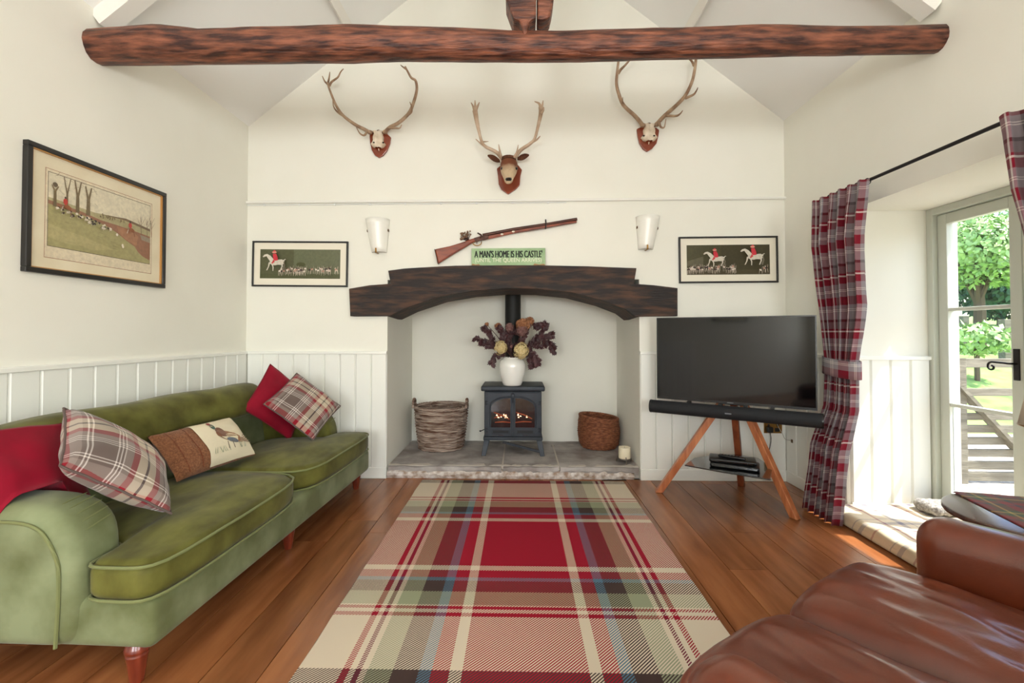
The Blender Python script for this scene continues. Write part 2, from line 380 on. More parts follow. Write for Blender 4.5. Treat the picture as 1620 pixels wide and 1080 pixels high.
tartan('rug_weave',
       [(.219, RED), (.264, CREAM), (.328, RED), (.372, BLUE), (.464, DARK), (.552, GREEN), (.575, CREAM), (.594, PURP), (.616, CREAM), (.640, RED), (.81, CREAM)],
       [(.273, RED), (.318, CREAM), (.384, RED), (.415, BLUE), (.506, DARK), (.606, GREEN), (.616, CREAM), (.636, RED), (.663, CREAM), (.686, RED), (.992, CREAM), (1.08, DARK), (1.3, RED)],
       mirror=True, tw=.0135, sheen=.0)
TAUPE, PRED, PCR, PDK, PWH = C(106, 90, 82), C(146, 28, 40), C(206, 190, 164), C(52, 42, 42), C(226, 216, 206)
LG = C(146, 131, 122)
plaid = [(.040, TAUPE), (.045, PWH), (.052, TAUPE), (.057, PWH), (.064, TAUPE), (.069, PWH), (.10, LG), (.125, PRED), (.130, PCR), (.160, PCR), (.170, PDK), (.200, PCR), (.205, PCR), (.230, PRED), (.25, LG), (.262, TAUPE), (.267, PWH), (.274, TAUPE), (.279, PWH), (.32, TAUPE)]
tartan('plaid', plaid, plaid, tw=.004, twill=False, bump=.2)
CG = C(142, 134, 138); CR2 = C(118, 18, 36)
cur = [(.05, CR2), (.08, CG), (.084, PWH), (.09, CG), (.094, PWH), (.13, CG), (.17, CR2), (.178, PWH), (.19, CR2), (.235, C(120, 108, 110)), (.25, PDK), (.30, CG), (.304, PWH), (.31, CG), (.314, PWH), (.34, CG)]
tartan('curtain_plaid', cur, cur, tw=.004, twill=False, bump=.2, sheen=.1)
BE = C(214, 200, 172)
matp = [(.07, BE), (.082, C(150, 60, 66)), (.15, BE), (.18, C(120, 116, 128)), (.22, BE), (.228, C(120, 116, 128)), (.28, BE)]
tartan('mat_plaid', matp, matp, tw=.004, twill=False, bump=.2)
tb = [(.03, C(120, 30, 40)), (.05, C(64, 86, 58)), (.06, C(200, 170, 90)), (.09, C(64, 86, 58)), (.12, C(150, 40, 48)), (.135, C(60, 60, 80)), (.16, C(120, 30, 40))]
tartan('cloth_tartan', tb, tb, tw=.004, twill=False, bump=.2)

# ------------------------------------------------------------------ room shell
D, XL, XR, REAR = 3.753, -2.262, 2.149, -3.2
EAVE, SLOPE = 2.91, .785
XM = (XL+XR)/2; APEX = EAVE+(XR-XL)/2*SLOPE
FX0, FX1, FTOP, FBACK = -1.085, .975, 1.62, 4.63
T = .25
# floor
fl = MB().bb((XL-.3, REAR-.3, -.2), (XR+.7, D+1.2, -.022)).build('floor', 'floor_gap')
tag(fl, 'warm brown oak plank floor', 'floor', kind='structure')
pw = .195; x = XL; ci = 0
while x < XR+.56:
    yy = REAR + (-.0 if ci % 2 else -.9)+random.uniform(-.5, .2); x1 = x+pw
    while yy < D:
        ln = random.uniform(1.5, 2.4); a = max(yy, REAR); b = min(yy+ln, D if x < XR-.02 else 3.05)
        if x >= XR-.02: a = max(a, 1.97)
        if b-a > .05:
            m = MB().bb((x-(x+x1)/2+.0018, -(b-a)/2+.001, -.022), (x1-(x+x1)/2-.0018, (b-a)/2-.001, 0)); o = m.build('plank', 'floor_oak', fl); o.location = ((x+x1)/2, (a+b)/2, 0)
        yy += ln
    x = x1; ci += 1
# walls
def wall(name, label, mb): return tag(mb.build(name, 'plaster'), label, 'wall', kind='structure')
gable = [(XL, EAVE), (XR, EAVE), (XM, APEX)]
m = MB().bb((XL-T, D, 0), (FX0, D+T, FTOP)).bb((FX1, D, 0), (XR+T, D+T, FTOP)).bb((XL-T, D, FTOP), (XR+T, D+T, EAVE))
m.prism(gable, lambda u, v, t: (u, t, v), D, D+T)
# chimney recess: sides, back, top
m.bb((FX0-.1, D+T, 0), (FX0, FBACK, 2.3)).bb((FX1, D+T, 0), (FX1+.1, FBACK, 2.3)).bb((FX0-.1, FBACK, 0), (FX1+.1, FBACK+.1, 2.3)).bb((FX0-.1, D+T, 2.3), (FX1+.1, FBACK+.1, 2.4))
wall_back = wall('wall_back', 'cream plastered gable wall with the fireplace recess', m)
wall_left = wall('wall_left', 'long cream wall behind the green sofa', MB().bb((XL-T, REAR-T, 0), (XL, D, EAVE)))
RY0, RY1, RZ, RX = 1.97, 3.05, 1.985, 2.655
WY0, WY1, WZ0, WZ1 = -1.9, -.5, .85, 2.1  # unseen side window opening, added to bring in light from the right
m = MB().bb((XR, RY1, 0), (RX+.2, D+T, EAVE)).bb((XR, WY1, 0), (RX+.2, RY0, EAVE)).bb((XR, RY0, RZ), (RX+.2, RY1, EAVE))
m.bb((XR, REAR-T, 0), (RX+.2, WY0, EAVE)).bb((XR, WY0, 0), (RX+.2, WY1, WZ0)).bb((XR, WY0, WZ1), (RX+.2, WY1, EAVE))
wall_right = wall('wall_right', 'thick cream wall holding the deep garden door recess', m)
m = MB()
wins = [(-1.9, -.5), (.5, 1.9)]
m.bb((XL-T, REAR-T, 0), (-1.9, REAR, EAVE)).bb((-.5, REAR-T, 0), (.5, REAR, EAVE)).bb((1.9, REAR-T, 0), (XR+T, REAR, EAVE))
for a, b in wins: m.bb((a, REAR-T, 0), (b, REAR, WZ0)).bb((a, REAR-T, WZ1), (b, REAR, EAVE))
m.prism(gable, lambda u, v, t: (u, t, v), REAR-T, REAR)
wall_rear = wall('wall_rear', 'cream gable wall opposite the fireplace', m)
for i, (a, b) in enumerate(wins+[(0, 0)]):
    t = thing('window_%d' % (i+1), 'white framed casement window in the gable wall opposite the fireplace' if i < 2 else 'white framed casement window added out of view in the thick wall with the garden door', 'window', kind='structure', group='windows opposite the fireplace' if i < 2 else None)
    f = MB(); yc = REAR-.12
    if i < 2:
        mp = lambda u, v, th: (u, yc+th, v)
    else:
        a, b = WY0, WY1; mp = lambda u, v, th: (XR+.35+th, u, v)
    for (u0, u1, v0, v1) in ((a, a+.06, WZ0, WZ1), (b-.06, b, WZ0, WZ1), (a, b, WZ0, WZ0+.06), (a, b, WZ1-.06, WZ1), ((a+b)/2-.03, (a+b)/2+.03, WZ0, WZ1), (a, b, 1.46, 1.49)):
        f.prism([(u0, v0), (u1, v0), (u1, v1), (u0, v1)], mp, -.03, .03)
    f.build('window_frame', 'white_gloss', t)
# ceiling slopes
sn = math.hypot(1, SLOPE)
m = MB()
e = .9
for s, xe in ((-1, XL), (1, XR)):
    X0 = xe+s*e; Z0 = EAVE-e*SLOPE
    m.prism([(XM, APEX), (xe+s*.3, EAVE-.3*SLOPE), (xe+s*.3, EAVE-.3*SLOPE+.2), (XM, APEX+.2)], lambda u, v, t: (u, t, v), REAR-T, D+T)
ceil = tag(m.build('ceiling', 'ceiling_paint'), 'white painted pitched ceiling with purlins and rafters', 'ceiling', kind='structure')
def ceilz(x): return EAVE+((x-XL) if x < XM else (XR-x))*SLOPE
for xx, s in ((-1.345, -1), (1.31, 1)):
    z = ceilz(xx); th = math.atan(SLOPE)*(-s)
    R = Matrix.Rotation(-th, 3, 'Y')
    MB().box((xx-s*0-.0, (REAR+D)/2, z-.035), (.06, D-REAR, .09), R=R).build('purlin', 'white_gloss', ceil)
for s, xe in ((-1, XL), (1, XR)):
    a = Vector((xe, 2.40, EAVE-.04)); b = Vector((XM, 2.40, APEX-.04))
    MB().bar(a, b, .11, .09, (0, 1, 0)).build('rafter', 'white_gloss', ceil)
# wainscot boards: one shared mesh each
def board_mesh(wd, h0, h1, name='board'):
    g = .009; th = .018
    prof = [(-wd/2+.0006, 0), (-wd/2+.0006, th-.012), (-wd/2+g, th), (wd/2-g, th), (wd/2-.0006, th-.012), (wd/2-.0006, 0)]
    return MB().prism(prof, lambda u, v, t: (u, -v, t), h0, h1)
RAIL = 1.03
bw = .1355
def panelling(wallobj, p0, p1, nrm, flip=False, h1=RAIL):
    """boards from p0 to p1 (2D) standing off a wall; nrm points into the room"""
    p0 = Vector(p0); p1 = Vector(p1); L_ = (p1-p0).length; n = max(1, round(L_/bw)); wd = L_/n; d = (p1-p0).normalized()
    ang = math.atan2(-nrm[0], nrm[1])+PI   # local -y -> nrm
    ang = math.atan2(nrm[1], nrm[0])+PI/2
    src = None
    for i in range(n):
        c = p0+d*(wd*(i+.5))
        if src is None: o = board_mesh(wd, .09, h1-.02).build('board', 'panel_paint', wallobj); src = o
        else: o = src.copy(); COL.objects.link(o); o.parent = wallobj
        o.location = (c.x, c.y, 0); o.rotation_euler = (0, 0, ang)
    def strip(z0, z1, th, nm):
        m = MB().prism([(0, z0), (th-.003, z0), (th, z0+.003), (th, z1-.004), (th-.004, z1), (0, z1)], lambda u, v, t: (p0.x+nrm[0]*u+d.x*t, p0.y+nrm[1]*u+d.y*t, v), 0, L_)
        return m.build(nm, 'panel_paint', wallobj)
    strip(h1-.02, h1+.005, .028, 'dado_rail'); strip(0, .09, .022, 'skirting')
panelling(wall_left, (XL, -.2), (XL, D-.016), (1, 0))
panelling(wall_back, (XL+.016, D), (FX0-.0, D), (0, -1))
panelling(wall_back, (FX1+.0, D), (XR-.016, D), (0, -1))
panelling(wall_right, (XR, RY1), (XR, D-.016), (-1, 0))
panelling(wall_right, (XR, .0), (XR, RY0), (-1, 0))
panelling(wall_right, (XR, RY1), (RX, RY1), (0, -1))
# white pipe ledge across the gable
t = thing('trim_1', 'thin white pipe with a cable running across the gable wall', 'pipe', kind='structure')
a = onY(387, 320, D-.012); b = onY(1243, 313, D-.012); a.x = XL; b.x = XR
MB().tube([a, lerp(a, b, .5)-Vector((0, 0, .003)), b], .012, 8).build('pipe', 'white_gloss', t, smooth=True)
c0 = a+Vector((0, .004, -.024)); c1 = lerp(a, b, .6)+Vector((0, .004, -.02))
MB().tube([lerp(c0, c1, i/20)+Vector((0, 0, .002*math.sin(i*2.1))) for i in range(21)], .004, 6).build('cable', 'white_plastic', t, smooth=True)
for i in range(9):
    p = lerp(c0, c1, (i+.5)/9); MB().box(p, (.012, .014, .016)).build('cable_clip', 'white_plastic', t)

# ------------------------------------------------------------------ hearth
hz = .10
t = thing('hearth', 'raised flagstone hearth with a rough pale front edge', 'hearth', (0, D, 0), kind='structure')
def slab(x0, x1, y0, y1, z0, z1, seed, nm, mat, jag=.012, nx=14):
    random.seed(seed)
    def f(u, v):
        x = lerp(x0, x1, u); y = lerp(y0, y1, v)
        return x, y
    m = MB()
    top = []; ny = 6
    vs = []; fs = []
    for j in range(ny+1):
        for i in range(nx+1):
            X = lerp(x0, x1, i/nx); Y = lerp(y0, y1, j/ny); Z = z1+random.uniform(-.0025, .0025)
            if j == 0: Y += random.uniform(-jag, jag*.5); Z -= .006+random.uniform(0, .006)
            vs.append((X, Y, Z))
    for j in range(ny):
        for i in range(nx): a = j*(nx+1)+i; fs.append((a, a+1, a+nx+2, a+nx+1))
    o = len(vs)
    for i in range(nx+1): X = lerp(x0, x1, i/nx); vs.append((X, y0-.008+random.uniform(-jag, jag*.6), lerp(z0, z1, .5)+random.uniform(-.01, .01)))
    for i in range(nx+1): X = lerp(x0, x1, i/nx); vs.append((X, y0+random.uniform(-.004, .004), z0))
    for i in range(nx): fs.append((o+i, o+i+1, i+1, i)); fs.append((o+nx+1+i, o+nx+2+i, o+i+1, o+i))
    # sides down
    b0 = len(vs); vs += [(x0, y0, z0), (x0, y1, z0), (x1, y1, z0), (x1, y0, z0)]
    fs.append((b0, b0+1, ny*(nx+1), 0)); fs.append((b0+2, b0+3, nx, ny*(nx+1)+nx))
    m.add(vs, fs); return m.build(nm, mat, t, world=True, smooth=30)
js = [FX0+.004, onZ(795, 735, hz).x, onZ(884, 735, hz).x, FX1-.004]
for i in range(3):
    slab(js[i]+.007, js[i+1]-.007, D+.006, FBACK-.16, .03, hz, 20+i, 'flagstone', 'stone')
slab(FX0+.004, -.1, FBACK-.15, FBACK-.002, .03, hz-.002, 31, 'flagstone', 'stone', .004)
slab(-.09, FX1-.004, FBACK-.15, FBACK-.002, .03, hz-.002, 32, 'flagstone', 'stone', .004)
MB().bb((FX0+.002, D+.03, .0), (FX1-.002, FBACK-.002, hz-.0045)).build('mortar_bed', 'mortar', t, world=True)
slab(FX0+.004, FX1-.05, D-.004, D+.05, 0.0, .062, 44, 'rough_edge', 'stone_edge', .012, 40)

# ------------------------------------------------------------------ oak lintel over the fireplace
YF = D-.045
top = [(552, 456.5), (585, 451), (618, 448.6), (614, 428), (640, 424.5), (671, 422.6), (720, 420), (782, 419.5), (860, 419.5), (930, 421), (980, 423), (1007, 424), (1003, 448.6), (1035, 451), (1072, 455.5), (1072, 500)]
bot = [(1005, 500.5), (990, 489), (955, 475.5), (903, 462), (851, 456.5), (803, 455.5), (747, 460), (696, 468.6), (644, 486), (616, 499.5), (554, 500)]
pts = [onY(px, py, YF) for px, py in top+bot]
poly = [(p.x, p.z) for p in pts]
nt_ = len(top); n = len(poly)
m = MB(); YB = D+.36
vs = [(u, YF, v) for u, v in poly]; back = []
for i, (u, v) in enumerate(poly):
    dz = -.02 if i >= nt_ and i < n-1 else 0
    back.append((u, YB, v+dz))
vs += back
fs = [tuple(range(n)), tuple(range(2*n-1, n-1, -1))]+[(i+n, (i+1) % n+n, (i+1) % n, i) for i in range(n)]
m.add(vs, fs)
o = m.build('lintel_beam', 'lintel_oak', bevel=.0025)
tag(o, 'dark arched oak beam with stepped ends over the fireplace', 'beam')

# ------------------------------------------------------------------ tie beam and post
pl = onX(157, 74, XL); pr = onX(1492, 66, XR)
BY = 2.38; z0, z1 = pl.z, pr.z
m = MB(); N_ = 90; nn = 16
edge_t = [(160, 50), (200, 47), (262, 43), (330, 50), (375, 48), (410, 46), (470, 46), (570, 42), (640, 45), (730, 47), (830, 52), (900, 52), (990, 50), (1050, 47), (1130, 46), (1240, 42), (1330, 44), (1430, 44), (1495, 42)]
edge_b = [(160, 101), (250, 100), (370, 99), (470, 97), (570, 97), (650, 93), (740, 95), (850, 95.5), (950, 95), (1040, 93), (1140, 90), (1250, 87), (1370, 85), (1495, 82)]
def interp(tb, x):
    for (a, ya), (b, yb) in zip(tb, tb[1:]):
        if x <= b: return lerp(ya, yb, max(0, (x-a)/(b-a)))
    return tb[-1][1]
vs = []
for i in range(N_+1):
    px = lerp(150, 1497, i/N_); tpt = onY(px, interp(edge_t, px), BY); bpt = onY(px, interp(edge_b, px), BY)
    X = lerp(XL-.02, XR+.02, i/N_); cz = (tpt.z+bpt.z)/2; r = (tpt.z-bpt.z)/2
    for j in range(nn):
        a = 2*PI*j/nn; k = 1+.07*mnoise.noise(Vector((X*2.2, math.cos(a)*1.3, math.sin(a)*1.3)))+.03*mnoise.noise(Vector((X*7, math.cos(a)*3, math.sin(a)*3)))
        vs.append((X, BY+math.cos(a)*r*k, cz+math.sin(a)*r*k))
fs = [(i*nn+j, i*nn+(j+1) % nn, (i+1)*nn+(j+1) % nn, (i+1)*nn+j) for i in range(N_) for j in range(nn)]+[tuple(range(nn)), tuple(range(N_*nn, N_*nn+nn))]
m.add(vs, fs); tag(m.build('tie_beam', 'log', smooth='full'), 'rough reddish brown log beam spanning the room wall to wall', 'beam')
t = thing('king_post', 'short weathered post hanging above the log beam with a split foot', 'post', (.06, BY, 2.8))
def postpiece(pxs, nm, y0, y1):
    P = [onY(px, py, BY-.05) for px, py in pxs]
    MB().prism([(p.x, p.z) for p in P], lambda u, v, q: (u, q, v), y0, y1).build(nm, 'log', t, world=True, bevel=.012)
TOPY = -420
postpiece([(800, TOPY), (800, 0), (808, 22), (812, 33), (822, 36), (825, 46), (829, 61), (834, 56), (837, 40), (841, 35), (848, 33), (848, TOPY)], 'post_shaft', BY-.07, BY+.07)
postpiece([(850, TOPY), (850, 32), (858, 34), (864, 31), (870, 29), (874, 12), (876, 0), (876, TOPY)], 'split_side', BY-.06, BY+.06)

# ------------------------------------------------------------------ pictures
def picture(name, label, c, wd, ht, nrm, frame_w, depth, mat_w, board, layers, tilt=0, gilt=False, group=None):
    """frame centred at c on a wall, local x = width (to the viewer's right), local y = into the wall, z = up"""
    rz = math.atan2(nrm[1], nrm[0])+PI/2
    t = thing(name, label, 'picture', c, rz, group); t.rotation_euler = (0, tilt, rz)
    f = MB(); a, b = wd/2, ht/2; fwid = frame_w
    for (x0, x1, zz0, zz1) in ((-a, a, b-fwid, b), (-a, a, -b, -b+fwid), (-a, -a+fwid, -b+fwid, b-fwid), (a-fwid, a, -b+fwid, b-fwid)): f.bb((x0, -depth, zz0), (x1, 0, zz1))
    f.build('frame', 'frame_black', t, bevel=.003)
    ia, ib = a-fwid, b-fwid
    if gilt:
        g = MB()
        for (x0, x1, zz0, zz1) in ((-ia, ia, ib-.005, ib), (-ia, ia, -ib, -ib+.005), (-ia, -ia+.005, -ib, ib), (ia-.005, ia, -ib, ib)): g.bb((x0, -depth+.006, zz0), (x1, -.004, zz1))
        g.build('gilt_slip', 'frame_gilt', t)
    MB().bb((-ia, -.010, -ib), (ia, -.003, ib)).build('mount', board, t)
    p = MB(); k = 0
    for pts, col in layers:
        k += 1; y = -.0102-.00012*k
        p.add([(u, y, v) for u, v in pts], [tuple(range(len(pts)))], col=col)
    p.build('print', 'print', t)
    return t
def blob(cx, cy, rx, ry, n=8, rot=0):
    return [(cx+rx*math.cos(q)*math.cos(rot)-ry*math.sin(q)*math.sin(rot), cy+rx*math.cos(q)*math.sin(rot)+ry*math.sin(q)*math.cos(rot)) for q in [2*PI*i/n for i in range(n)]]
def stroke(a, b, w0, w1=None):
    w1 = w1 or w0; dx, dy = b[0]-a[0], b[1]-a[1]; l = math.hypot(dx, dy) or 1; nx, ny = -dy/l, dx/l
    return [(a[0]+nx*w0/2, a[1]+ny*w0/2), (a[0]-nx*w0/2, a[1]-ny*w0/2), (b[0]-nx*w1/2, b[1]-ny*w1/2), (b[0]+nx*w1/2, b[1]+ny*w1/2)]
def rect(x0, y0, x1, y1): return [(x0, y0), (x1, y0), (x1, y1), (x0, y1)]
# long landscape on the left wall
c = (onX(35, 220, XL)+onX(255, 456, XL))/2; wd = abs(onX(257, 305, XL).y-onX(35, 220, XL).y); ht = onX(35, 220, XL).z-onX(32, 429, XL).z
pw_, ph_ = wd*.735, ht*.585; zo = .014
A = lambda u, v: (-pw_/2+u*pw_, -ph_/2+zo+v*ph_)
ly = [([A(-.025, -.17), A(1.025, -.17), A(1.025, 1.05), A(-.025, 1.05)], C(160, 110, 80)), ([A(-.021, -.162), A(1.021, -.162), A(1.021, 1.043), A(-.021, 1.043)], C(224, 210, 180)),
      ([A(-.004, -.008), A(1.004, -.008), A(1.004, 1.008), A(-.004, 1.008)], C(90, 76, 56)), (rect(*A(0, 0), *A(1, 1)), C(220, 210, 182)),
      ([A(0, .66), A(.4, .62), A(.7, .66), A(1, .60), A(1, .4), A(0, .4)], C(176, 166, 124)),
      ([A(.45, .62), A(.72, .665), A(1, .60), A(1, .56), A(.7, .63)], C(124, 102, 76)),
      ([A(0, 0), A(1, 0), A(1, .44), A(.55, .50), A(0, .58)], C(164, 156, 106)),
      ([A(0, .30), A(.3, .22), A(.6, .12), A(.4, .05), A(.1, .08), A(0, .12)], C(176, 166, 116)),
      ([A(0, .62), A(.28, .58), A(.46, .53), A(.62, .52), A(.8, .50), A(1, .47), A(1, .06), A(.92, .10), A(.86, .16), A(.82, .24), A(.72, .31), A(.62, .40), A(.5, .47), A(.3, .53), A(0, .57)], C(150, 104, 78)),
      ([A(.62, .50), A(.78, .50), A(.86, .42), A(.84, .26), A(.74, .31), A(.64, .40)], C(166, 118, 86)), ([A(.88, .46), A(1, .44), A(1, .36), A(.9, .38)], C(150, 136, 116))]
for (u, w0, hh) in ((.15, .012, 1), (.24, .020, 1), (.335, .022, .97), (.05, .016, .84)):
    ly.append((stroke(A(u, .55), A(u, .78), w0, w0*.8), C(112, 94, 62)))
    for k in (-1, 1): ly.append((stroke(A(u, .76), A(u+.028*k, hh), w0*.6, w0*.3), C(120, 102, 72)))
ly.append((blob(*A(.05, .85), .013, .012), C(96, 78, 56)))
random.seed(3)
for i in range(46):
    q = random.random(); u = .03+.52*q; v = .545-.11*q+random.uniform(-.045, .03)
    ly.append((blob(*A(u, v), random.uniform(.006, .011), random.uniform(.004, .007), 6, random.uniform(-.4, .4)), random.choice([C(232, 222, 200), C(58, 46, 38), C(226, 214, 190), C(70, 52, 40)])))
    ly.append((stroke(A(u-.008, v), A(u-.010, v-.03), .0022), C(220, 206, 180)))
for (u, v) in ((.60, .36), (.66, .21), (.665, .19)): ly.append((blob(*A(u, v), .007, .009, 6), C(234, 224, 204)))
for u, v in ((.74, .56), (.115, .645)):
    ly += [(blob(*A(u+.02, v-.07), .020, .012, 8, -.3), C(142, 84, 46)), (blob(*A(u, v), .012, .017, 7), C(186, 50, 40)), (blob(*A(u-.002, v+.055), .005, .006, 6), C(60, 40, 34)), (stroke(A(u+.04, v-.09), A(u+.05, v-.17), .004), C(120, 70, 40)), (stroke(A(u-.02, v-.07), A(u-.035, v-.14), .004), C(214, 200, 180))]
for i in range(26): u = random.uniform(.42, .68); ly.append((blob(*A(u, .585+random.uniform(-.02, .03)), .004, .006, 5), C(128, 112, 80)))
for u in (.86, .93, .98):
    ly.append((stroke(A(u, .45), A(u-.01, .74), .004, .002), C(122, 100, 76)))
    for k in range(5): ly.append((stroke(A(u-.005, .55+.03*k), A(u-.005+random.uniform(-.05, .05), .68+.03*k), .0022, .001), C(132, 112, 88)))
for i in range(22): u = random.uniform(0, .42); v = random.uniform(.7, .98); ly.append((stroke(A(u, v), A(u+random.uniform(-.05, .05), v+random.uniform(-.05, .08)), .0016, .001), C(140, 122, 92)))
for k in range(30): u = random.uniform(0, .8); v = random.uniform(.03, .40)*(1-u*.5); ly.append((stroke(A(u, v), A(u+.05, v-.008), .0022, .001), random.choice([C(132, 126, 80), C(168, 158, 110)])))
ly = [([(max(-pw_/2-.02, min(pw_/2+.02, u)), v) for u, v in pts], col) for pts, col in ly]
picture('landscape_picture', 'large black framed hunting landscape print above the green sofa', (XL+.001, c.y, c.z), wd, ht, (1, 0), .024, .028, .1, 'mount_aged', ly, gilt=True)
# two hunt prints beside the sconces
def horse(A, u, v, s, rider=True, ox=1.):
    G = C(214, 206, 188); L2 = []
    q = lambda a, b: A(u+a*s*ox, v+b*s)
    L2 += [([q(-.6, .25), q(-.35, .42), q(.1, .33), q(.55, .40), q(.75, .28), q(.80, -.05), q(.60, -.25), q(.2, -.22), q(-.05, -.28), q(-.40, -.26), q(-.64, -.05)], G),
           ([q(-.62, .20), q(-.95, .75), q(-1.25, .62), q(-1.32, .70), q(-1.15, .92), q(-.88, 1.0), q(-.55, .80), q(-.20, .36), q(-.5, .1)], G),
           ([q(-.55, .05), q(-.68, -.45), q(-.85, -.85), q(-.95, -.86), q(-.78, -.42), q(-.72, .05)], G), ([q(-.35, .0), q(-.22, -.5), q(-.25, -.92), q(-.33, -.92), q(-.33, -.5), q(-.5, 0)], G),
           ([q(.72, .1), q(.80, -.3), q(.62, -.75), q(.70, -.9), q(.78, -.88), q(.92, -.32), q(.82, .2)], C(120, 112, 92)), ([q(.52, 0), q(.55, -.4), q(.40, -.85), q(.50, -.88), q(.68, -.4), q(.7, .05)], G),
           ([q(.7, .3), q(.9, .45), q(.98, .38), q(.86, .34), q(.78, .1)], G)]
    if rider:
        R_ = C(206, 46, 62)
        L2 += [([q(-.32, 1.02), q(0, 1.05), q(.16, .62), q(.18, .28), q(-.15, .22), q(-.28, .5)], R_), (blob(*q(-.18, 1.2), .10*s*A.sx, .12*s*A.sz, 8), C(226, 150, 130)), ([q(-.28, 1.28), q(-.05, 1.3), q(-.08, 1.42), q(-.25, 1.42)], R_),
               ([q(-.25, .4), q(-.12, .1), q(-.38, -.12), q(-.45, -.02), q(-.35, .15)], C(206, 60, 66))]
    return L2
class Map:
    def __init__(s, w_, h_): s.w = w_; s.h = h_; s.sx = w_; s.sz = h_
    def __call__(s, u, v): return (-s.w/2+u*s.w, -s.h/2+v*s.h)
def hounds(A, u0, u1, v, n, seed, dark=.3):
    random.seed(seed); L2 = []
    for i in range(n):
        u = random.uniform(u0, u1); vv = v+random.uniform(-.06, .05); colr = C(52, 34, 30) if random.random() < dark else random.choice([C(220, 206, 190), C(196, 150, 130), C(230, 220, 206)])
        L2.append((blob(*A(u, vv), .011, .007, 7, random.uniform(-.3, .3)), colr))
        L2.append((blob(*A(u-.014, vv+.04), .004, .004, 6), random.choice([C(220, 206, 190), C(110, 70, 50)])))
        for k in (-1, 1): L2.append((stroke(A(u+.012*k, vv-.02), A(u+.016*k+random.uniform(-.008, .008), vv-.15), .0028, .0016), C(214, 198, 180)))
        L2.append((stroke(A(u+.014, vv+.02), A(u+.02, vv+.11), .002, .001), C(206, 190, 172)))
    return L2
for side in (0, 1):
    if side == 0: P0, P1, P2, P3 = (399, 380.5), (550.5, 382), (549, 454), (398, 452.5)
    else: P0, P1, P2, P3 = (1074.5, 374.5), (1231.5, 372.5), (1231.5, 446.5), (1074.5, 448)
    q = [onY(*p, D-.02) for p in (P0, P1, P2, P3)]; c = sum(q, Vector())/4; wd = (q[1]-q[0]).length; ht = (q[3]-q[0]).length
    A = Map(wd*.838, ht*.64)
    ly = [(rect(*A(0, 0), *A(1, 1)), C(84, 86, 56) if side == 0 else C(70, 66, 36)), (rect(*A(.42, 0), *A(1, 1)), C(100, 104, 76) if side == 0 else C(64, 58, 34)), (rect(*A(0, 0), *A(1, .16)), C(78, 82, 48) if side == 0 else C(74, 66, 40))]
    if side == 0: ly += [(blob(*A(.51, .48), .04, .02), C(74, 78, 40))]+hounds(A, .26, .97, .29, 44, 5)+horse(A, .22, .52, .30, ox=.42)
    else: ly += [([A(0, .45), A(.2, .62), A(.2, .3), A(0, .3)], C(96, 90, 66))]+hounds(A, .02, .60, .22, 36, 9, .5)+horse(A, .345, .50, .26, ox=.46)+horse(A, .80, .56, .29, ox=.44)+hounds(A, .86, .98, .19, 4, 11, .5)
    lim = Map(wd*.838, ht*.64)
    ly = [([(max(-lim.w/2, min(lim.w/2, u)), max(-lim.h/2, min(lim.h/2, v))) for u, v in pts], col) for pts, col in ly]
    picture('hunt_print', ['black framed green print of one red-coated rider leading hounds', 'black framed dark print of two red-coated riders on grey horses'][side], (c.x, D-.0005, c.z), wd, ht, (0, -1), .014, .02, .06, 'mount_board', ly, tilt=[.010, -.006][side])
# picture further along the left wall (seen reflected in the television)
A = Map(.62, .34)
ly = [(rect(*A(0, 0), *A(1, 1)), C(190, 176, 146)), ([A(0, .5), A(.5, .58), A(1, .5), A(1, 0), A(0, 0)], C(136, 124, 84)), ([A(0, .56), A(.4, .62), A(1, .52), A(1, .45), A(0, .46)], C(116, 82, 58))]
picture('landscape_picture', 'black framed country print on the long wall, away from the fireplace', (XL+.001, -1.05, 1.68), .84, .6, (1, 0), .03, .03, .1, 'mount_aged', ly)

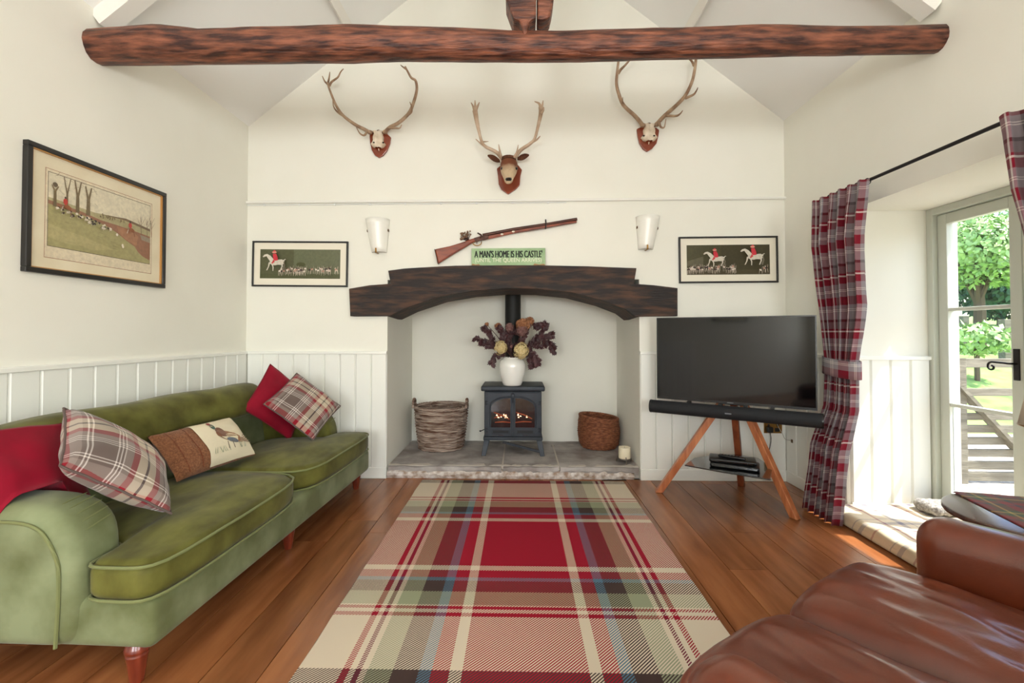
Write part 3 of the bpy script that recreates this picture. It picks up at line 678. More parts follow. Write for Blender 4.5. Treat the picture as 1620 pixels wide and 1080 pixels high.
# ------------------------------------------------------------------ antlers and deer head
def off(o, s): return lambda x, y: (o[0]+x/s, o[1]+y/s)
def antler(mb, f, pts, r0, r1, d0, d1, n=5):
    """d0..d1: how far the antler stands off the wall along its length (metres)"""
    k = len(pts); P = []
    for i, p in enumerate(pts):
        P.append(onY(*f(*p), D-lerp(d0, d1, i/(k-1))))
    Q = smoothline(P, n); K = len(Q)
    mb.tube(Q, [max(.0022, lerp(r0, r1, (i/(K-1))**1.25)) for i in range(K)], 9)
def shield(t, f, pts, d, mat='plaque'):
    P = [onY(*f(*p), D-d) for p in pts]
    MB().prism([(p.x, p.z) for p in P], lambda u, v, q: (u, q, v), D-d, D-.001).build('plaque', mat, t, world=True, bevel=.006)
def skull(t, f, cx, cy, w2, h2):
    m = MB()
    prof = [(-1, .82), (-.85, .62), (-.62, .55), (-.55, .62), (-.35, .72), (-.1, .70), (.12, .66), (.34, .78), (.52, 1.0), (.68, .86), (.86, .74), (1.0, .40)]
    def g(u, v):
        i = u*(len(prof)-1); a = int(min(i, len(prof)-2)); q = i-a; tt = lerp(prof[a][0], prof[a+1][0], q); wv = lerp(prof[a][1], prof[a+1][1], q)
        ang = PI*v; p = onY(*f(cx-math.cos(ang)*w2*wv, cy+tt*h2), D-.03); dep = .025+.055*math.sin(ang)**.6*(1-.25*abs(tt))-.012*math.exp(-((v-.5)/.05)**2)
        return (p.x, D-dep, p.z), (u, v)
    m.grid(g, 24, 15); o = m.build('skull', 'bone', t, world=True, smooth='full')
    for s in (-1, 1):
        p = onY(*f(cx+s*w2*.62, cy+h2*.28), D-.068); MB().lathe([(.001, -.007), (.008, -.004), (.010, 0), (.008, .004), (.001, .007)], p, 10, sy=.9).build('eye_socket', 'eye_black', t, world=True, smooth=True)
    p = onY(*f(cx, cy-h2), D-.05); m = MB()
    m.tube([onY(*f(cx-w2*.7, cy-h2*.86), D-.04), onY(*f(cx, cy-h2*1.12), D-.045), onY(*f(cx+w2*.75, cy-h2*.9), D-.04)], [.010, .012, .010], 8)
    m.build('skull_crown', 'fur_dark', t, world=True, smooth=True)
    p = onY(*f(cx, cy+h2*1.02), D-.06); MB().tube([p, p+Vector((.001, .01, -.016))], [.005, .002], 6).build('nasal_tip', 'bone', t, world=True)
def mount(label, f, antlers, tines, base):
    b = onY(*f(*base), D)
    t = thing('antler_mount', label, 'antlers', (b.x, D, b.z), group=None)
    return t
# left pair
f = off((480, 90), 6.355); t = mount('slender antlers on a bone skull cap, mounted above the single-rider print', f, 0, 0, (755, 1010))
shield(t, f, [(662, 775), (690, 760), (760, 765), (840, 770), (878, 805), (868, 870), (840, 940), (800, 990), (757, 1012), (715, 985), (685, 935), (668, 860)], .022)
skull(t, f, 755, 838, 76, 82)
for pts, tn in (([(672, 762), (600, 722), (520, 680), (400, 590), (330, 490), (275, 360), (240, 255)], [([(245, 275), (215, 245), (190, 192)], .009, .003), ([(245, 270), (258, 215), (266, 152)], .009, .003), ([(262, 290), (285, 250), (345, 205), (375, 150), (402, 120)], .010, .003), ([(640, 748), (612, 788), (570, 770), (530, 702)], .010, .003), ([(430, 612), (350, 560), (305, 500), (294, 425)], .009, .003)]),
                ([(815, 760), (870, 708), (960, 660), (1060, 565), (1110, 450), (1140, 330), (1128, 240), (1085, 210), (1050, 150), (1022, 95)], [([(1035, 125), (1005, 105), (978, 82)], .008, .003), ([(860, 712), (930, 716), (968, 715), (988, 682)], .010, .003), ([(1030, 600), (1085, 555), (1088, 505), (1070, 452)], .009, .003)])):
    m = MB(); antler(m, f, pts, .0155, .007, .05, .20)
    for q, a, b in tn: antler(m, f, q, a, b, .10, .20)
    m.build('antler', 'antler', t, world=True, smooth='full')
for p in ((668, 758), (822, 755)):
    q = onY(*f(*p), D-.05); MB().lathe([(.002, -.016), (.017, -.012), (.021, 0), (.017, .012), (.002, .016)], q, 10).build('burr', 'antler', t, world=True, smooth=True)
# right pair
f = off((950, 80), 6.353); t = mount('dark branching antlers on a bone skull cap, their tips up behind the log beam', f, 0, 0, (470, 1012))
shield(t, f, [(366, 785), (400, 768), (470, 772), (560, 770), (592, 795), (583, 860), (565, 930), (520, 985), (470, 1014), (425, 985), (390, 925), (375, 860)], .022)
skull(t, f, 487, 832, 84, 84)
for pts, tn in (([(428, 758), (385, 700), (340, 650), (230, 545), (182, 430), (160, 330), (168, 220), (175, 150), (190, 40)], [([(178, 230), (205, 190), (250, 145), (300, 85), (340, 20)], .012, .004), ([(228, 540), (222, 505), (224, 468)], .007, .002)]),
                ([(560, 742), (650, 650), (760, 552), (850, 455), (915, 325), (945, 200), (962, 60), (965, 0)], [([(938, 150), (915, 105), (868, 70)], .011, .004), ([(850, 480), (930, 445), (960, 410), (978, 372)], .011, .003), ([(665, 655), (760, 656), (800, 635), (826, 602)], .011, .003), ([(590, 715), (605, 765), (640, 770), (658, 688)], .010, .003)])):
    m = MB(); antler(m, f, pts, .0165, .009, .05, .17)
    for q, a, b in tn: antler(m, f, q, a, b, .09, .18)
    m.build('antler', 'antler', t, world=True, smooth='full')
for p in ((425, 752), (567, 742)):
    q = onY(*f(*p), D-.05); MB().lathe([(.002, -.016), (.018, -.012), (.023, 0), (.018, .012), (.002, .016)], q, 10).build('burr', 'antler', t, world=True, smooth=True)
# fallow deer head
f = off((720, 150), 6.753); b = onY(*f(565, 1060), D)
t = thing('deer_head', 'taxidermy deer head with palmed antlers on a red-brown shield', 'deer head', (b.x, D, b.z))
shield(t, f, [(445, 785), (475, 760), (570, 740), (670, 745), (715, 798), (698, 860), (690, 960), (650, 1005), (567, 1062), (495, 1010), (465, 950), (458, 860)], .022)
pth = [(576, 745, .045, .060, 1.05), (576, 750, .07, .070, 1.1), (575, 768, .12, .0715, 1.05), (574, 800, .165, .068, 1.), (573, 835, .205, .057, 1.), (572, 868, .24, .045, .95), (571, 895, .265, .037, .9), (571, 912, .282, .034, .9), (570, 924, .294, .028, .9), (570, 931, .301, .016, .9), (570, 933, .303, .004, .9)]
vs = []; nn = 18; cen = [onY(*f(a, b_), D-c_) for a, b_, c_, _, _ in pth]
for i_, (a, b_, c_, r_, fl_) in enumerate(pth):
    tg = (cen[min(i_+1, len(pth)-1)]-cen[max(i_-1, 0)]); tg.x = 0; tg.normalize(); n2 = Vector((1, 0, 0)).cross(tg).normalized()
    for j_ in range(nn):
        an = 2*PI*j_/nn; vs.append(cen[i_]+Vector((1, 0, 0))*math.cos(an)*r_+n2*math.sin(an)*r_*fl_)
m = MB(); m.add(vs, [(i_*nn+j_, i_*nn+(j_+1) % nn, (i_+1)*nn+(j_+1) % nn, (i_+1)*nn+j_) for i_ in range(len(pth)-1) for j_ in range(nn)]+[tuple(range((len(pth)-1)*nn, len(pth)*nn))])
m.build('head', 'fur', t, world=True, smooth='full', sub=1)
m = MB(); p = onY(*f(572, 690), D-.10)
m.lathe([(.001, -.05), (.03, -.035), (.05, -.008), (.046, .012), (.025, .024), (.001, .028)], p, 14, sx=1.25, sy=1.5); m.build('forelock', 'fur_dark', t, world=True, smooth=True)
for s, e0, e1 in ((-1, (480, 715), (348, 655)), (1, (665, 690), (790, 650))):
    a = onY(*f(*e0), D-.09); bq = onY(*f(*e1), D-.12); m = MB(); ax = (bq-a); ln = ax.length
    def ear(u, v):
        wv = (math.sin(PI*(u*.86+.10))**.8)*.026; an = lerp(-1.35, 1.35, v); p = a+ax*u
        return (p.x, p.y-.018+.02*math.cos(an)*(1-.3*u), p.z+math.sin(an)*wv), (u, v)
    m.grid(ear, 12, 9); o = m.build('ear', 'fur_dark', t, world=True, smooth='full'); sm = o.modifiers.new('th', 'SOLIDIFY'); sm.thickness = .005
for e0 in ((500, 788), (655, 786)):
    p = onY(*f(*e0), D-.205); MB().lathe([(.001, -.012), (.008, -.008), (.0115, 0), (.008, .008), (.001, .012)], p, 12).build('eye', 'eye_black', t, world=True, smooth=True)
p = onY(*f(571, 903), D-.302); MB().lathe([(.001, -.016), (.018, -.012), (.027, 0), (.022, .010), (.001, .014)], p, 14, sy=.7).build('nose', 'eye_black', t, world=True, smooth=True)
for pts, tn in (([(510, 690), (440, 612), (330, 556), (285, 500), (255, 390), (232, 280), (212, 165)], [([(212, 180), (195, 130), (170, 82)], .013, .003), ([(212, 180), (214, 120), (212, 58)], .014, .003), ([(214, 180), (240, 120), (260, 78)], .013, .003), ([(490, 660), (475, 590), (465, 528)], .011, .003), ([(330, 556), (275, 520), (220, 472)], .010, .003), ([(300, 500), (325, 500), (356, 497)], .006, .002)]),
                ([(625, 690), (700, 592), (800, 522), (850, 468), (885, 340), (915, 200), (918, 130)], [([(915, 160), (900, 95), (848, 70)], .013, .003), ([(918, 150), (932, 110), (940, 60)], .012, .003), ([(918, 200), (942, 165), (950, 132)], .011, .003), ([(630, 670), (660, 610), (675, 533)], .011, .003), ([(815, 510), (870, 480), (910, 440)], .010, .003)])):
    m = MB(); P = [onY(*f(*p), D-lerp(.11, .26, i/(len(pts)-1))) for i, p in enumerate(pts)]; Q = smoothline(P, 6); K = len(Q)
    m.tube(Q, [lerp(.0165, .0115, min(1, i/(K*.45))) if i < K*.6 else lerp(.0115, .021, (i-K*.6)/(K*.4)) for i in range(K)], 10)
    for q, a, bb_ in tn:
        up_ = q[0][1] < 330; antler(m, f, q, a, bb_, .255 if up_ else .15, .27 if up_ else .19)
    m.build('antler', 'antler_pale', t, world=True, smooth='full')

# ------------------------------------------------------------------ musket, dried sprig, sign, sconces
f = off((660, 330), 5.786); b = onY(*f(190, 505), D)
t = thing('musket', 'long antique percussion gun hung slanting above the sign', 'gun', (b.x, D, b.z))
def gpoly(pts, nm, mat, d0, d1, bev=.004):
    P = [onY(*f(*p), D-(d0+d1)/2) for p in pts]
    return MB().prism([(p.x, p.z) for p in P], lambda u, v, q: (u, q, v), D-d1, D-d0).build(nm, mat, t, world=True, bevel=bev)
gpoly([(163, 373), (300, 345), (420, 308), (500, 278), (560, 262), (610, 268), (560, 298), (510, 312), (450, 350), (330, 420), (193, 507), (180, 440)], 'stock', 'gun_wood', .012, .05, .010)
gpoly([(160, 374), (166, 372), (197, 506), (190, 508), (176, 440)], 'butt_plate', 'gun_steel', .010, .052, .002)
gpoly([(600, 250), (870, 192), (1165, 132), (1460, 112), (1462, 128), (1180, 176), (880, 228), (700, 270), (600, 292)], 'fore_stock', 'gun_wood', .018, .042, .006)
m = MB(); m.tube([onY(*f(x_, y_), D-.036) for x_, y_ in ((600, 246), (890, 188), (1180, 143), (1463, 95))], [.016, .0135, .012, .012], 10); m.build('barrel', 'gun_steel', t, world=True, smooth=True)
m = MB(); m.tube([onY(*f(x_, y_), D-.036) for x_, y_ in ((890, 222), (1180, 173), (1455, 124))], [.005, .005, .005], 6); m.build('ramrod', 'gun_steel', t, world=True, smooth=True)
gpoly([(520, 268), (600, 245), (650, 245), (650, 272), (590, 292), (530, 300)], 'lock_plate', 'gun_steel', .045, .056, .003)
m = MB(); m.tube(smoothline([onY(*f(x_, y_), D-.06) for x_, y_ in ((575, 272), (585, 245), (570, 232), (552, 222))], 4), [.007]*9+[.006]*4, 7); m.tube([onY(*f(x_, y_), D-.06) for x_, y_ in ((600, 270), (606, 240))], .006, 7); m.build('hammer', 'gun_steel', t, world=True, smooth=True)
m = MB(); m.tube(smoothline([onY(*f(x_, y_), D-.03) for x_, y_ in ((505, 312), (525, 332), (560, 336), (585, 320), (588, 298))], 5), .0035, 6); m.build('trigger_guard', 'brass', t, world=True, smooth=True)
m = MB(); m.tube([onY(*f(x_, y_), D-.03) for x_, y_ in ((548, 298), (545, 322))], .003, 6); m.build('trigger', 'gun_steel', t, world=True)
for x_, y_ in ((880, 209), (776, 234)): MB().lathe([(.002, -.008), (.009, -.005), (.010, 0), (.009, .005), (.002, .008)], onY(*f(x_, y_), D-.042), 10, sx=1.2, sy=.5).build('ivory_inlay', 'ivory', t, world=True, smooth=True)
m = MB()
for x_ in (1168, 1184): pass
m.tube(smoothline([onY(*f(x_, y_), D-.03-dd) for x_, y_, dd in ((1176, 100, 0), (1178, 130, .016), (1178, 160, .03), (1176, 182, .012))], 5), .005, 7); m.tube([onY(*f(1176, 182), D-.04), onY(*f(1176, 182), D)], .005, 7)
m.tube([onY(*f(1176, 104), D-.03), onY(*f(1176, 120), D)], .005, 7); m.build('wall_hook', 'black_metal', t, world=True, smooth=True)
# little dried posy tucked behind the gun
b = onY(*f(450, 300), D); t = thing('dried_posy', 'small dried brown posy tucked behind the gun', 'dried flowers', (b.x, D, b.z))
random.seed(12); m = MB(); m2 = MB()
for i in range(34):
    ex = random.uniform(395, 490); e0 = f(ex, random.uniform(205, 288-(ex-395)*.40)); s0 = f(460+random.uniform(-15, 25), 300)
    a = onY(*s0, D-.005); c_ = onY(*e0, D-random.uniform(.012, .036)); m.tube([a, lerp(a, c_, .5)+Vector((random.uniform(-.006, .006), .004, .004)), c_], [.0016, .0014, .001], 5)
    r_ = random.uniform(.004, .011); m2.lathe([(.0005, -r_), (r_*.8, -r_*.5), (r_, 0), (r_*.7, r_*.6), (.0005, r_)], c_, 7)
m.build('stems', 'stem', t, world=True); m2.build('seed_heads', 'dried_grass', t, world=True, smooth=True)
# sign
q = [onY(px, py, D-.03) for px, py in ((746, 393), (862.5, 393), (862.5, 420), (746, 420))]
mt = onY(803, 419.4, YF).z
sw = q[1].x-q[0].x; sh = q[0].z-mt
t = thing('wooden_sign', 'pale green wooden slogan sign standing on the dark beam', 'sign', ((q[0].x+q[1].x)/2, D-.028, mt+.0005))
MB().bb((-sw/2, -.009, 0), (sw/2, .009, sh)).build('sign_board', 'sign_green', t, bevel=.002)
def text(body, size, xs, zc, wtarget, mat, nm, parent, y=-.0096, ext=.0005):
    cu = bpy.data.curves.new(nm, 'FONT'); cu.body = body; cu.size = size; cu.align_x = 'CENTER'; cu.extrude = ext; cu.offset = 0.0
    o = bpy.data.objects.new(nm, cu); COL.objects.link(o)
    bpy.context.view_layer.update(); dg = bpy.context.evaluated_depsgraph_get(); me = bpy.data.meshes.new_from_object(o.evaluated_get(dg)); bpy.data.objects.remove(o)
    xs_ = [v.co.x for v in me.vertices]; ys_ = [v.co.y for v in me.vertices]; wx = max(xs_)-min(xs_); k = wtarget/wx; cx_ = (max(xs_)+min(xs_))/2
    for v in me.vertices: v.co = Vector((xs+(v.co.x-cx_)*k, y-v.co.z, zc+v.co.y-(max(ys_)+min(ys_))/2))
    me.materials.clear(); me.materials.append(MATS[mat]); o = bpy.data.objects.new(nm, me); COL.objects.link(o); o.parent = parent; return o
for dx in (-.0022, 0, .0022): text("A MAN'S HOME IS HIS CASTLE'", sh*.56, dx, sh*.66, sw*.915, 'letter_black', 'lettering', t, y=-.0096-abs(dx)*.02)
# heavy serif-like strokes: second pass slightly thickened
text("(UNTIL THE QUEEN ARRIVES)", sh*.33, 0, sh*.27, sw*.90, 'letter_cream', 'lettering', t)
for sx_, wz in ((-sw*.44, .035), (sw*.42, .05)): MB().add([(sx_-wz, -.0094, .0), (sx_+wz, -.0094, 0), (sx_+wz*.7, -.0094, .012), (sx_, -.0094, .006), (sx_-wz*.8, -.0094, .014)], [(0, 1, 2, 3, 4)]).build('worn_paint', 'sign_worn', t)
# sconces
for nm, P in (('left', [(577, 346), (613.5, 345), (608.5, 398), (587, 398.5)]), ('right', [(1009, 340.5), (1045, 342), (1034, 394), (1013, 392.5)])):
    q = [onY(px, py, D-.05) for px, py in P]; c = (q[2]+q[3])/2
    t = thing('wall_sconce', ['white half-cone glass wall light on the single-rider print side', 'white half-cone glass wall light on the two-rider print side'][nm == 'right'], 'wall light', (c.x, D, c.z))
    def g(u, v):
        a = lerp(q[3], q[0], u); b_ = lerp(q[2], q[1], u); wv = (b_-a).length/2; mid = (a+b_)/2; an = lerp(PI, 0, v); dp = lerp(.055, .10, u)
        return (mid.x+math.cos(an)*wv, D-.004-math.sin(an)*dp, mid.z), (u, v)
    m = MB().grid(g, 8, 25); o = m.build('glass_shade', 'frosted', t, world=True, smooth='full'); sm = o.modifiers.new('th', 'SOLIDIFY'); sm.thickness = .005; sm.offset = 1
    bt = lerp(q[3], q[2], .5 if nm == 'right' else .4)
    MB().bb((bt.x-.006, D-.072, bt.z-.010), (bt.x+.006, D-.002, bt.z-.003)).bb((bt.x-.006, D-.072, bt.z-.010), (bt.x+.006, D-.062, bt.z+.030)).build('clip', 'brass', t, world=True, bevel=.002)
    for s, A_, B_ in ((-1, q[3], q[0]), (1, q[2], q[1])):
        p = lerp(A_, B_, .66); MB().bb((p.x-.008, D-.03, p.z-.010), (p.x+.008, D-.001, p.z+.010)).build('clip', 'dark_brass', t, world=True, bevel=.003)
    MB().bb((c.x-.03, D-.02, c.z+.08), (c.x+.03, D-.001, c.z+.20)).build('back_plate', 'white_plastic', t, world=True)

# ------------------------------------------------------------------ stove, flue, vase and flowers
SY = 4.085; sl = onY(764, 720, SY); SXc = (onY(762, 640, SY).x+onY(861, 640, SY).x)/2; SW = onY(857, 640, SY).x-onY(766, 640, SY).x
STOP = onY(811, 610.5, SY).z; dep = .36
t = thing('wood_stove', 'dark blue-grey cast iron stove with twin arched doors, standing on the hearth', 'stove', (SXc, SY, hz))
lz = lambda py: onY(811, py, SY).z-hz
h_b, h_t = lz(692), lz(619)
Wb = SW/2
MB().bb((-Wb, .012, h_b), (Wb, dep, h_t)).build('body', 'stove_iron', t, bevel=.008)
m = MB(); m.rbox((0, dep/2+.002, lz(614.5)), (SW+.055, dep+.05, lz(610.5)-lz(618.5)), .012, 3, 3); m.build('top_plate', 'stove_iron', t, smooth=True)
MB().bb((-Wb-.008, -.004, h_b-.026), (Wb+.008, dep+.006, h_b+.006)).build('base_plate', 'stove_iron', t, bevel=.006)
for sx_ in (-1, 1):
    for yy, yb in ((.03, -.01), (dep-.03, dep+.01)):
        xo = Wb-.02; zt = h_b-.02
        P = [(sx_*(xo-.028), zt), (sx_*(xo+.022), zt), (sx_*(xo+.045), 0), (sx_*(xo+.005), 0)]
        MB().prism(P, lambda u, v, q: (u, lerp(yb, yy, v/zt)+q, v), -.02, .02).build('leg', 'stove_iron', t, bevel=.004)
arc_z0, arc_z1 = lz(676), lz(628)
for sx_ in (-1, 1):
    # door leaf with arched opening: outer rect minus quarter-ish arch
    x_in, x_out = .006, Wb-.032; zb, zt = lz(689), lz(621)
    gl_in, gl_out = .022, x_out-.030; spring = lz(645); gt = lz(629.5)
    arch = [(gl_in, arc_z0), (gl_out, arc_z0), (gl_out, spring)]
    for i in range(1, 9): a = PI/2*i/8; arch.append((gl_in+(gl_out-gl_in)*math.cos(a), spring+(gt-spring)*math.sin(a)))
    outer = [(x_in, zb), (x_out, zb), (x_out, lz(640))]+[(x_out, lerp(lz(640), zt, i/4)) for i in range(1, 5)]+[(lerp(x_out, x_in, i/4), zt) for i in range(1, 5)]
    outer = [(x_in, zb), (x_out, zb)]+[(x_out, lerp(lz(640), zt, i/4)) for i in range(0, 5)]+[(lerp(x_out, x_in, i/4), zt) for i in range(1, 5)]
    # strip between outer and arch
    m = MB(); n = len(arch)
    om = [outer[0], outer[1]]+outer[2:]
    while len(om) < n: om.append(om[-1])
    om = om[:n]; om[-1] = (x_in, zt)
    vs = []
    for yv in (-.012, .012):
        vs += [(sx_*u, yv, v) for u, v in om]; vs += [(sx_*u, yv, v) for u, v in arch]
    fs = []
    for i in range(n):
        j = (i+1) % n
        fs += [(i, j, n+j, n+i), (2*n+i, 3*n+i, 3*n+j, 2*n+j), (n+i, n+j, 3*n+j, 3*n+i), (i, 2*n+i, 2*n+j, j)]
    m.add(vs, fs); dr = m.build('door', 'stove_iron', t)
    # raised arch bead
    bead = [Vector((sx_*u, -.014, v)) for u, v in arch]
    bead2 = [Vector((sx_*(u+(.010 if u > gl_in+.002 else 0)), -.012, v+(.012 if v > spring+.001 else 0))) for u, v in arch[1:]]
    MB().tube(smoothline(bead2, 3), .007, 7).build('arch_bead', 'stove_iron', dr, smooth=True)
    MB().prism(arch, lambda u, v, q: (sx_*u, q, v), -.001, .003).build('glass', 'fire_glass', dr)
    lx0, lx1 = .026, gl_out-.004; MB().bb((sx_*lx0, -.018, lz(686)), (sx_*lx1, -.010, lz(678.5))).build('vent_panel', 'stove_iron', dr, bevel=.003)
    MB().bb((sx_*(lx0+.012), -.0205, lz(684.5)), (sx_*(lx1-.012), -.017, lz(680))).build('vent_slider', 'black_metal', dr, bevel=.002)
    for q in range(3): MB().box((sx_*((lx0+lx1)/2+(q-1)*.014), -.019, lz(687.3)), (.006, .006, .006)).build('vent_hole', 'eye_black', dr)
    for zz in (637, 680):
        MB().tube([(sx_*(x_out+.012), -.010, lz(zz)-.018), (sx_*(x_out+.012), -.010, lz(zz)+.018)], .009, 8).bb((sx_*(x_out-.016), -.016, lz(zz)-.008), (sx_*(x_out+.016), -.002, lz(zz)+.008)).build('hinge', 'stove_iron', dr, bevel=.002)
MB().bb((-.010, -.026, lz(690)), (.010, -.010, lz(622))).build('centre_bar', 'stove_iron', t, bevel=.004)
m = MB(); m.rbox((0, -.036, lz(625)), (.030, .026, .036), .007, 2, 2); m.build('latch', 'stove_iron', t, smooth=True)
MB().tube([(0, -.036, lz(628)), (0, -.044, lz(636))], [.008, .006], 8).build('latch_handle', 'stove_iron', t, smooth=True)
m = MB(); m.tube([(-Wb-.004, .1, lz(683)), (-Wb-.035, .06, lz(684))], .004, 6); m.lathe([(.001, -.008), (.008, -.004), (.008, .004), (.001, .008)], (-Wb-.04, .058, lz(684)), 8); m.build('air_knob', 'black_metal', t, smooth=True)
MB().bar((-.09, .04, h_b-.05), (Wb-.01, -.012, .035), .012, .02).build('ash_bar', 'stove_iron', t)
# fire seen through the glass: log silhouettes and flames just in front of the body
random.seed(5)
for i, (x0, z0_, x1, z1_) in enumerate(((-.17, 652, -.03, 663), (-.16, 668, -.02, 668), (.03, 652, .17, 662), (.02, 668, .165, 667), (-.165, 661, -.05, 656))):
    MB().tube([(x0, .0, lz(z0_)), ((x0+x1)/2, -.001, lz((z0_+z1_)/2)+.006), (x1, .0, lz(z1_))], [.0045, .006, .0045], 7).build('log', 'log_burnt', t, smooth=True)
for i in range(13):
    x0 = random.choice([-1, 1])*random.uniform(.03, .155); zz = lz(random.uniform(657, 661)); hh = random.uniform(.008, .022)
    MB().add([(x0-.007, -.0045, zz), (x0+.008, -.0045, zz), (x0+.004, -.0045, zz+hh*.6), (x0+.001, -.0045, zz+hh), (x0-.004, -.0045, zz+hh*.5)], [(0, 1, 2, 3, 4)]).build('flame', 'flame', t)
# flue
fc = onY(811.5, 500, 4.355); fr = (onY(824, 500, 4.3).x-onY(799, 500, 4.3).x)/2
t = thing('flue_pipe', 'black flue pipe rising from the stove into the chimney', 'flue', (fc.x, 4.355, STOP))
MB().lathe([(fr, 0), (fr, 2.3-STOP)], (0, 0, 0), 28).build('pipe', 'flue', t, smooth=True)
MB().lathe([(fr+.012, 0.0), (fr+.012, .035), (fr, .04)], (0, 0, 0), 28).build('collar', 'flue', t, smooth=True)
# vase
VY = 4.14; v0 = onY(810.5, 611, VY); vr = lambda a, b: (onY(b, 580, VY).x-onY(a, 580, VY).x)/2; vz = lambda py: onY(810, py, VY).z-STOP
vs_ = 1.0
R1 = vr(790, 831.5)
prof = [(R1*.62, 0), (R1*.70, .004), (R1*.78, vz(604)), (R1*.93, vz(592)), (R1, vz(580)), (R1*.985, vz(575)), (R1*.88, vz(570)), (R1*.70, vz(567.5)), (R1*.655, vz(566.2)), (R1*.665, vz(565)), (R1*.60, vz(565)), (R1*.58, vz(569)), (R1*.4, vz(575))]
t = thing('vase', 'glossy white shouldered vase standing on top of the stove', 'vase', (v0.x, VY, STOP+.001))
MB().lathe(prof, n=36).build('vase_body', 'ceramic', t, smooth=50)
# flower arrangement
ft = thing('flower_arrangement', 'dried hydrangeas and dark burgundy leaves arranged in the white vase', 'flowers', (v0.x, VY, STOP+vz(567)))
def leafmesh():
    pts = [(0, 0), (.12, .10), (.10, .25), (.34, .20), (.24, .42), (.46, .50), (.26, .60), (.30, .82), (.12, .74), (0, 1.05)]
    pts += [(-x_, y_) for x_, y_ in reversed(pts[1:-1])]
    vs = [(x_, y_, -.18*abs(x_)-.12*y_*y_) for x_, y_ in pts]; n = len(vs); vs.append((0, .5, .02)); return MB().add(vs, [(i, (i+1) % n, n) for i in range(n)])
lf0 = None
def flower_pt(px, py, dy=0): p = onY(px, py, VY-dy); return p-Vector(ft.location)
random.seed(21)
sprays = [((800, 568), (785, 548), (770, 545), (753, 536)), ((802, 568), (785, 552), (775, 535), (768, 520)), ((812, 567), (800, 540), (790, 520)), ((808, 568), (803, 535), (815, 522)), ((815, 567), (840, 545), (855, 530), (862, 516), (850, 515)),
          ((818, 567), (848, 548), (868, 545), (877, 556)), ((817, 566), (828, 558), (842, 559), (851, 572)), ((822, 567), (850, 540), (872, 530)), ((805, 566), (797, 559), (787, 562), (779, 573)), ((812, 567), (822, 545), (835, 520)), ((816, 566), (827, 559), (838, 563), (843, 578)), ((810, 567), (806, 550), (800, 530))]
for si, sp_ in enumerate(sprays):
    dy = random.uniform(-.06, .09); P = smoothline([flower_pt(px, py, dy*(i/(len(sp_)-1))+random.uniform(-.01, .01)) for i, (px, py) in enumerate(sp_)], 6)
    MB().tube(P, [lerp(.003, .0014, i/(len(P)-1)) for i in range(len(P))], 6).build('stem', 'stem', ft, smooth=True)
    for i in range(2, len(P)):
        if P[i].z < .035 and math.hypot(P[i].x, P[i].y) < R1+.035: continue
        for s in range(3 if i > 4 else 1):
            L_ = random.uniform(.034, .062); rot = (random.uniform(-.9, .9), random.uniform(-.9, .9), random.uniform(0, 2*PI))
            dirv = (P[i]-P[i-1]).normalized(); ang = math.atan2(dirv.z, dirv.x)-PI/2+random.uniform(-1.2, 1.2)
            e_ = (PI/2+random.uniform(-.45, .45), ang*-1, random.uniform(-.5, .5))
            if lf0 is None:
                lf0 = leafmesh().build('leaf', 'dark_leaf', ft); o = lf0
            else: o = lf0.copy(); COL.objects.link(o); o.parent = ft
            o.location = P[i]; o.rotation_euler = e_; o.scale = (L_, L_, L_)
def hydrangea(px, py, rpx, mat, dy, seed, sq=1.):
    random.seed(seed); c = flower_pt(px, py, dy); r = rpx/FPX*VY; m = MB(); n_ = 90
    m.lathe([(.001, -r*.5), (r*.4, -r*.3), (r*.5, 0), (r*.4, r*.3), (.001, r*.5)], c, 10, sx=1, sy=1)
    for i in range(n_):
        z_ = 1-2*(i+.5)/n_; a = i*2.39996; q = math.sqrt(1-z_*z_); d = Vector((q*math.cos(a), q*math.sin(a), z_*sq)); p = c+d*r*random.uniform(.70, 1.08)
        x_ = d.cross(Vector((.3, .2, .9))).normalized(); y_ = d.cross(x_); s = r*.30; tw_ = random.uniform(0, PI)
        for k in range(4):
            an = tw_+k*PI/2; e1 = x_*math.cos(an)+y_*math.sin(an); e2 = -x_*math.sin(an)+y_*math.cos(an)
            m.add([p, p+e1*s*.6+e2*s*.45+d*s*.2, p+e1*s*1.1+d*s*.05, p+e1*s*.6-e2*s*.45+d*s*.2], [(0, 1, 2, 3)])
    m.build('hydrangea_head', mat, ft)
    MB().tube(smoothline([c, c*.5+flower_pt(812, 562)*.5+Vector((0, .01, .0)), flower_pt(811, 569)], 5), .0028, 6).build('stem', 'stem', ft, smooth=True)
hydrangea(792, 550, 9.5, 'hydrangea_cream', .09, 1, 1.15); hydrangea(824.5, 555, 11, 'hydrangea_cream', .10, 2, 1.15)
hydrangea(828, 514, 12, 'hydrangea_brown', .03, 3, .85); hydrangea(826, 523, 9, 'hydrangea_mauve', .07, 4, .9); hydrangea(806, 518, 7, 'hydrangea_mauve', .02, 5); hydrangea(838, 508, 7, 'hydrangea_brown', .0, 6); hydrangea(788, 516, 5.5, 'hydrangea_brown', .0, 7); hydrangea(770, 513, 3.5, 'hydrangea_brown', .0, 8)
for (px, py) in ((809, 548),):
    c = flower_pt(px, py, .10); MB().lathe([(.001, -.014), (.009, -.008), (.011, 0), (.008, .009), (.001, .015)], c, 10).build('seed_pod', 'hydrangea_mauve', ft, smooth=True)

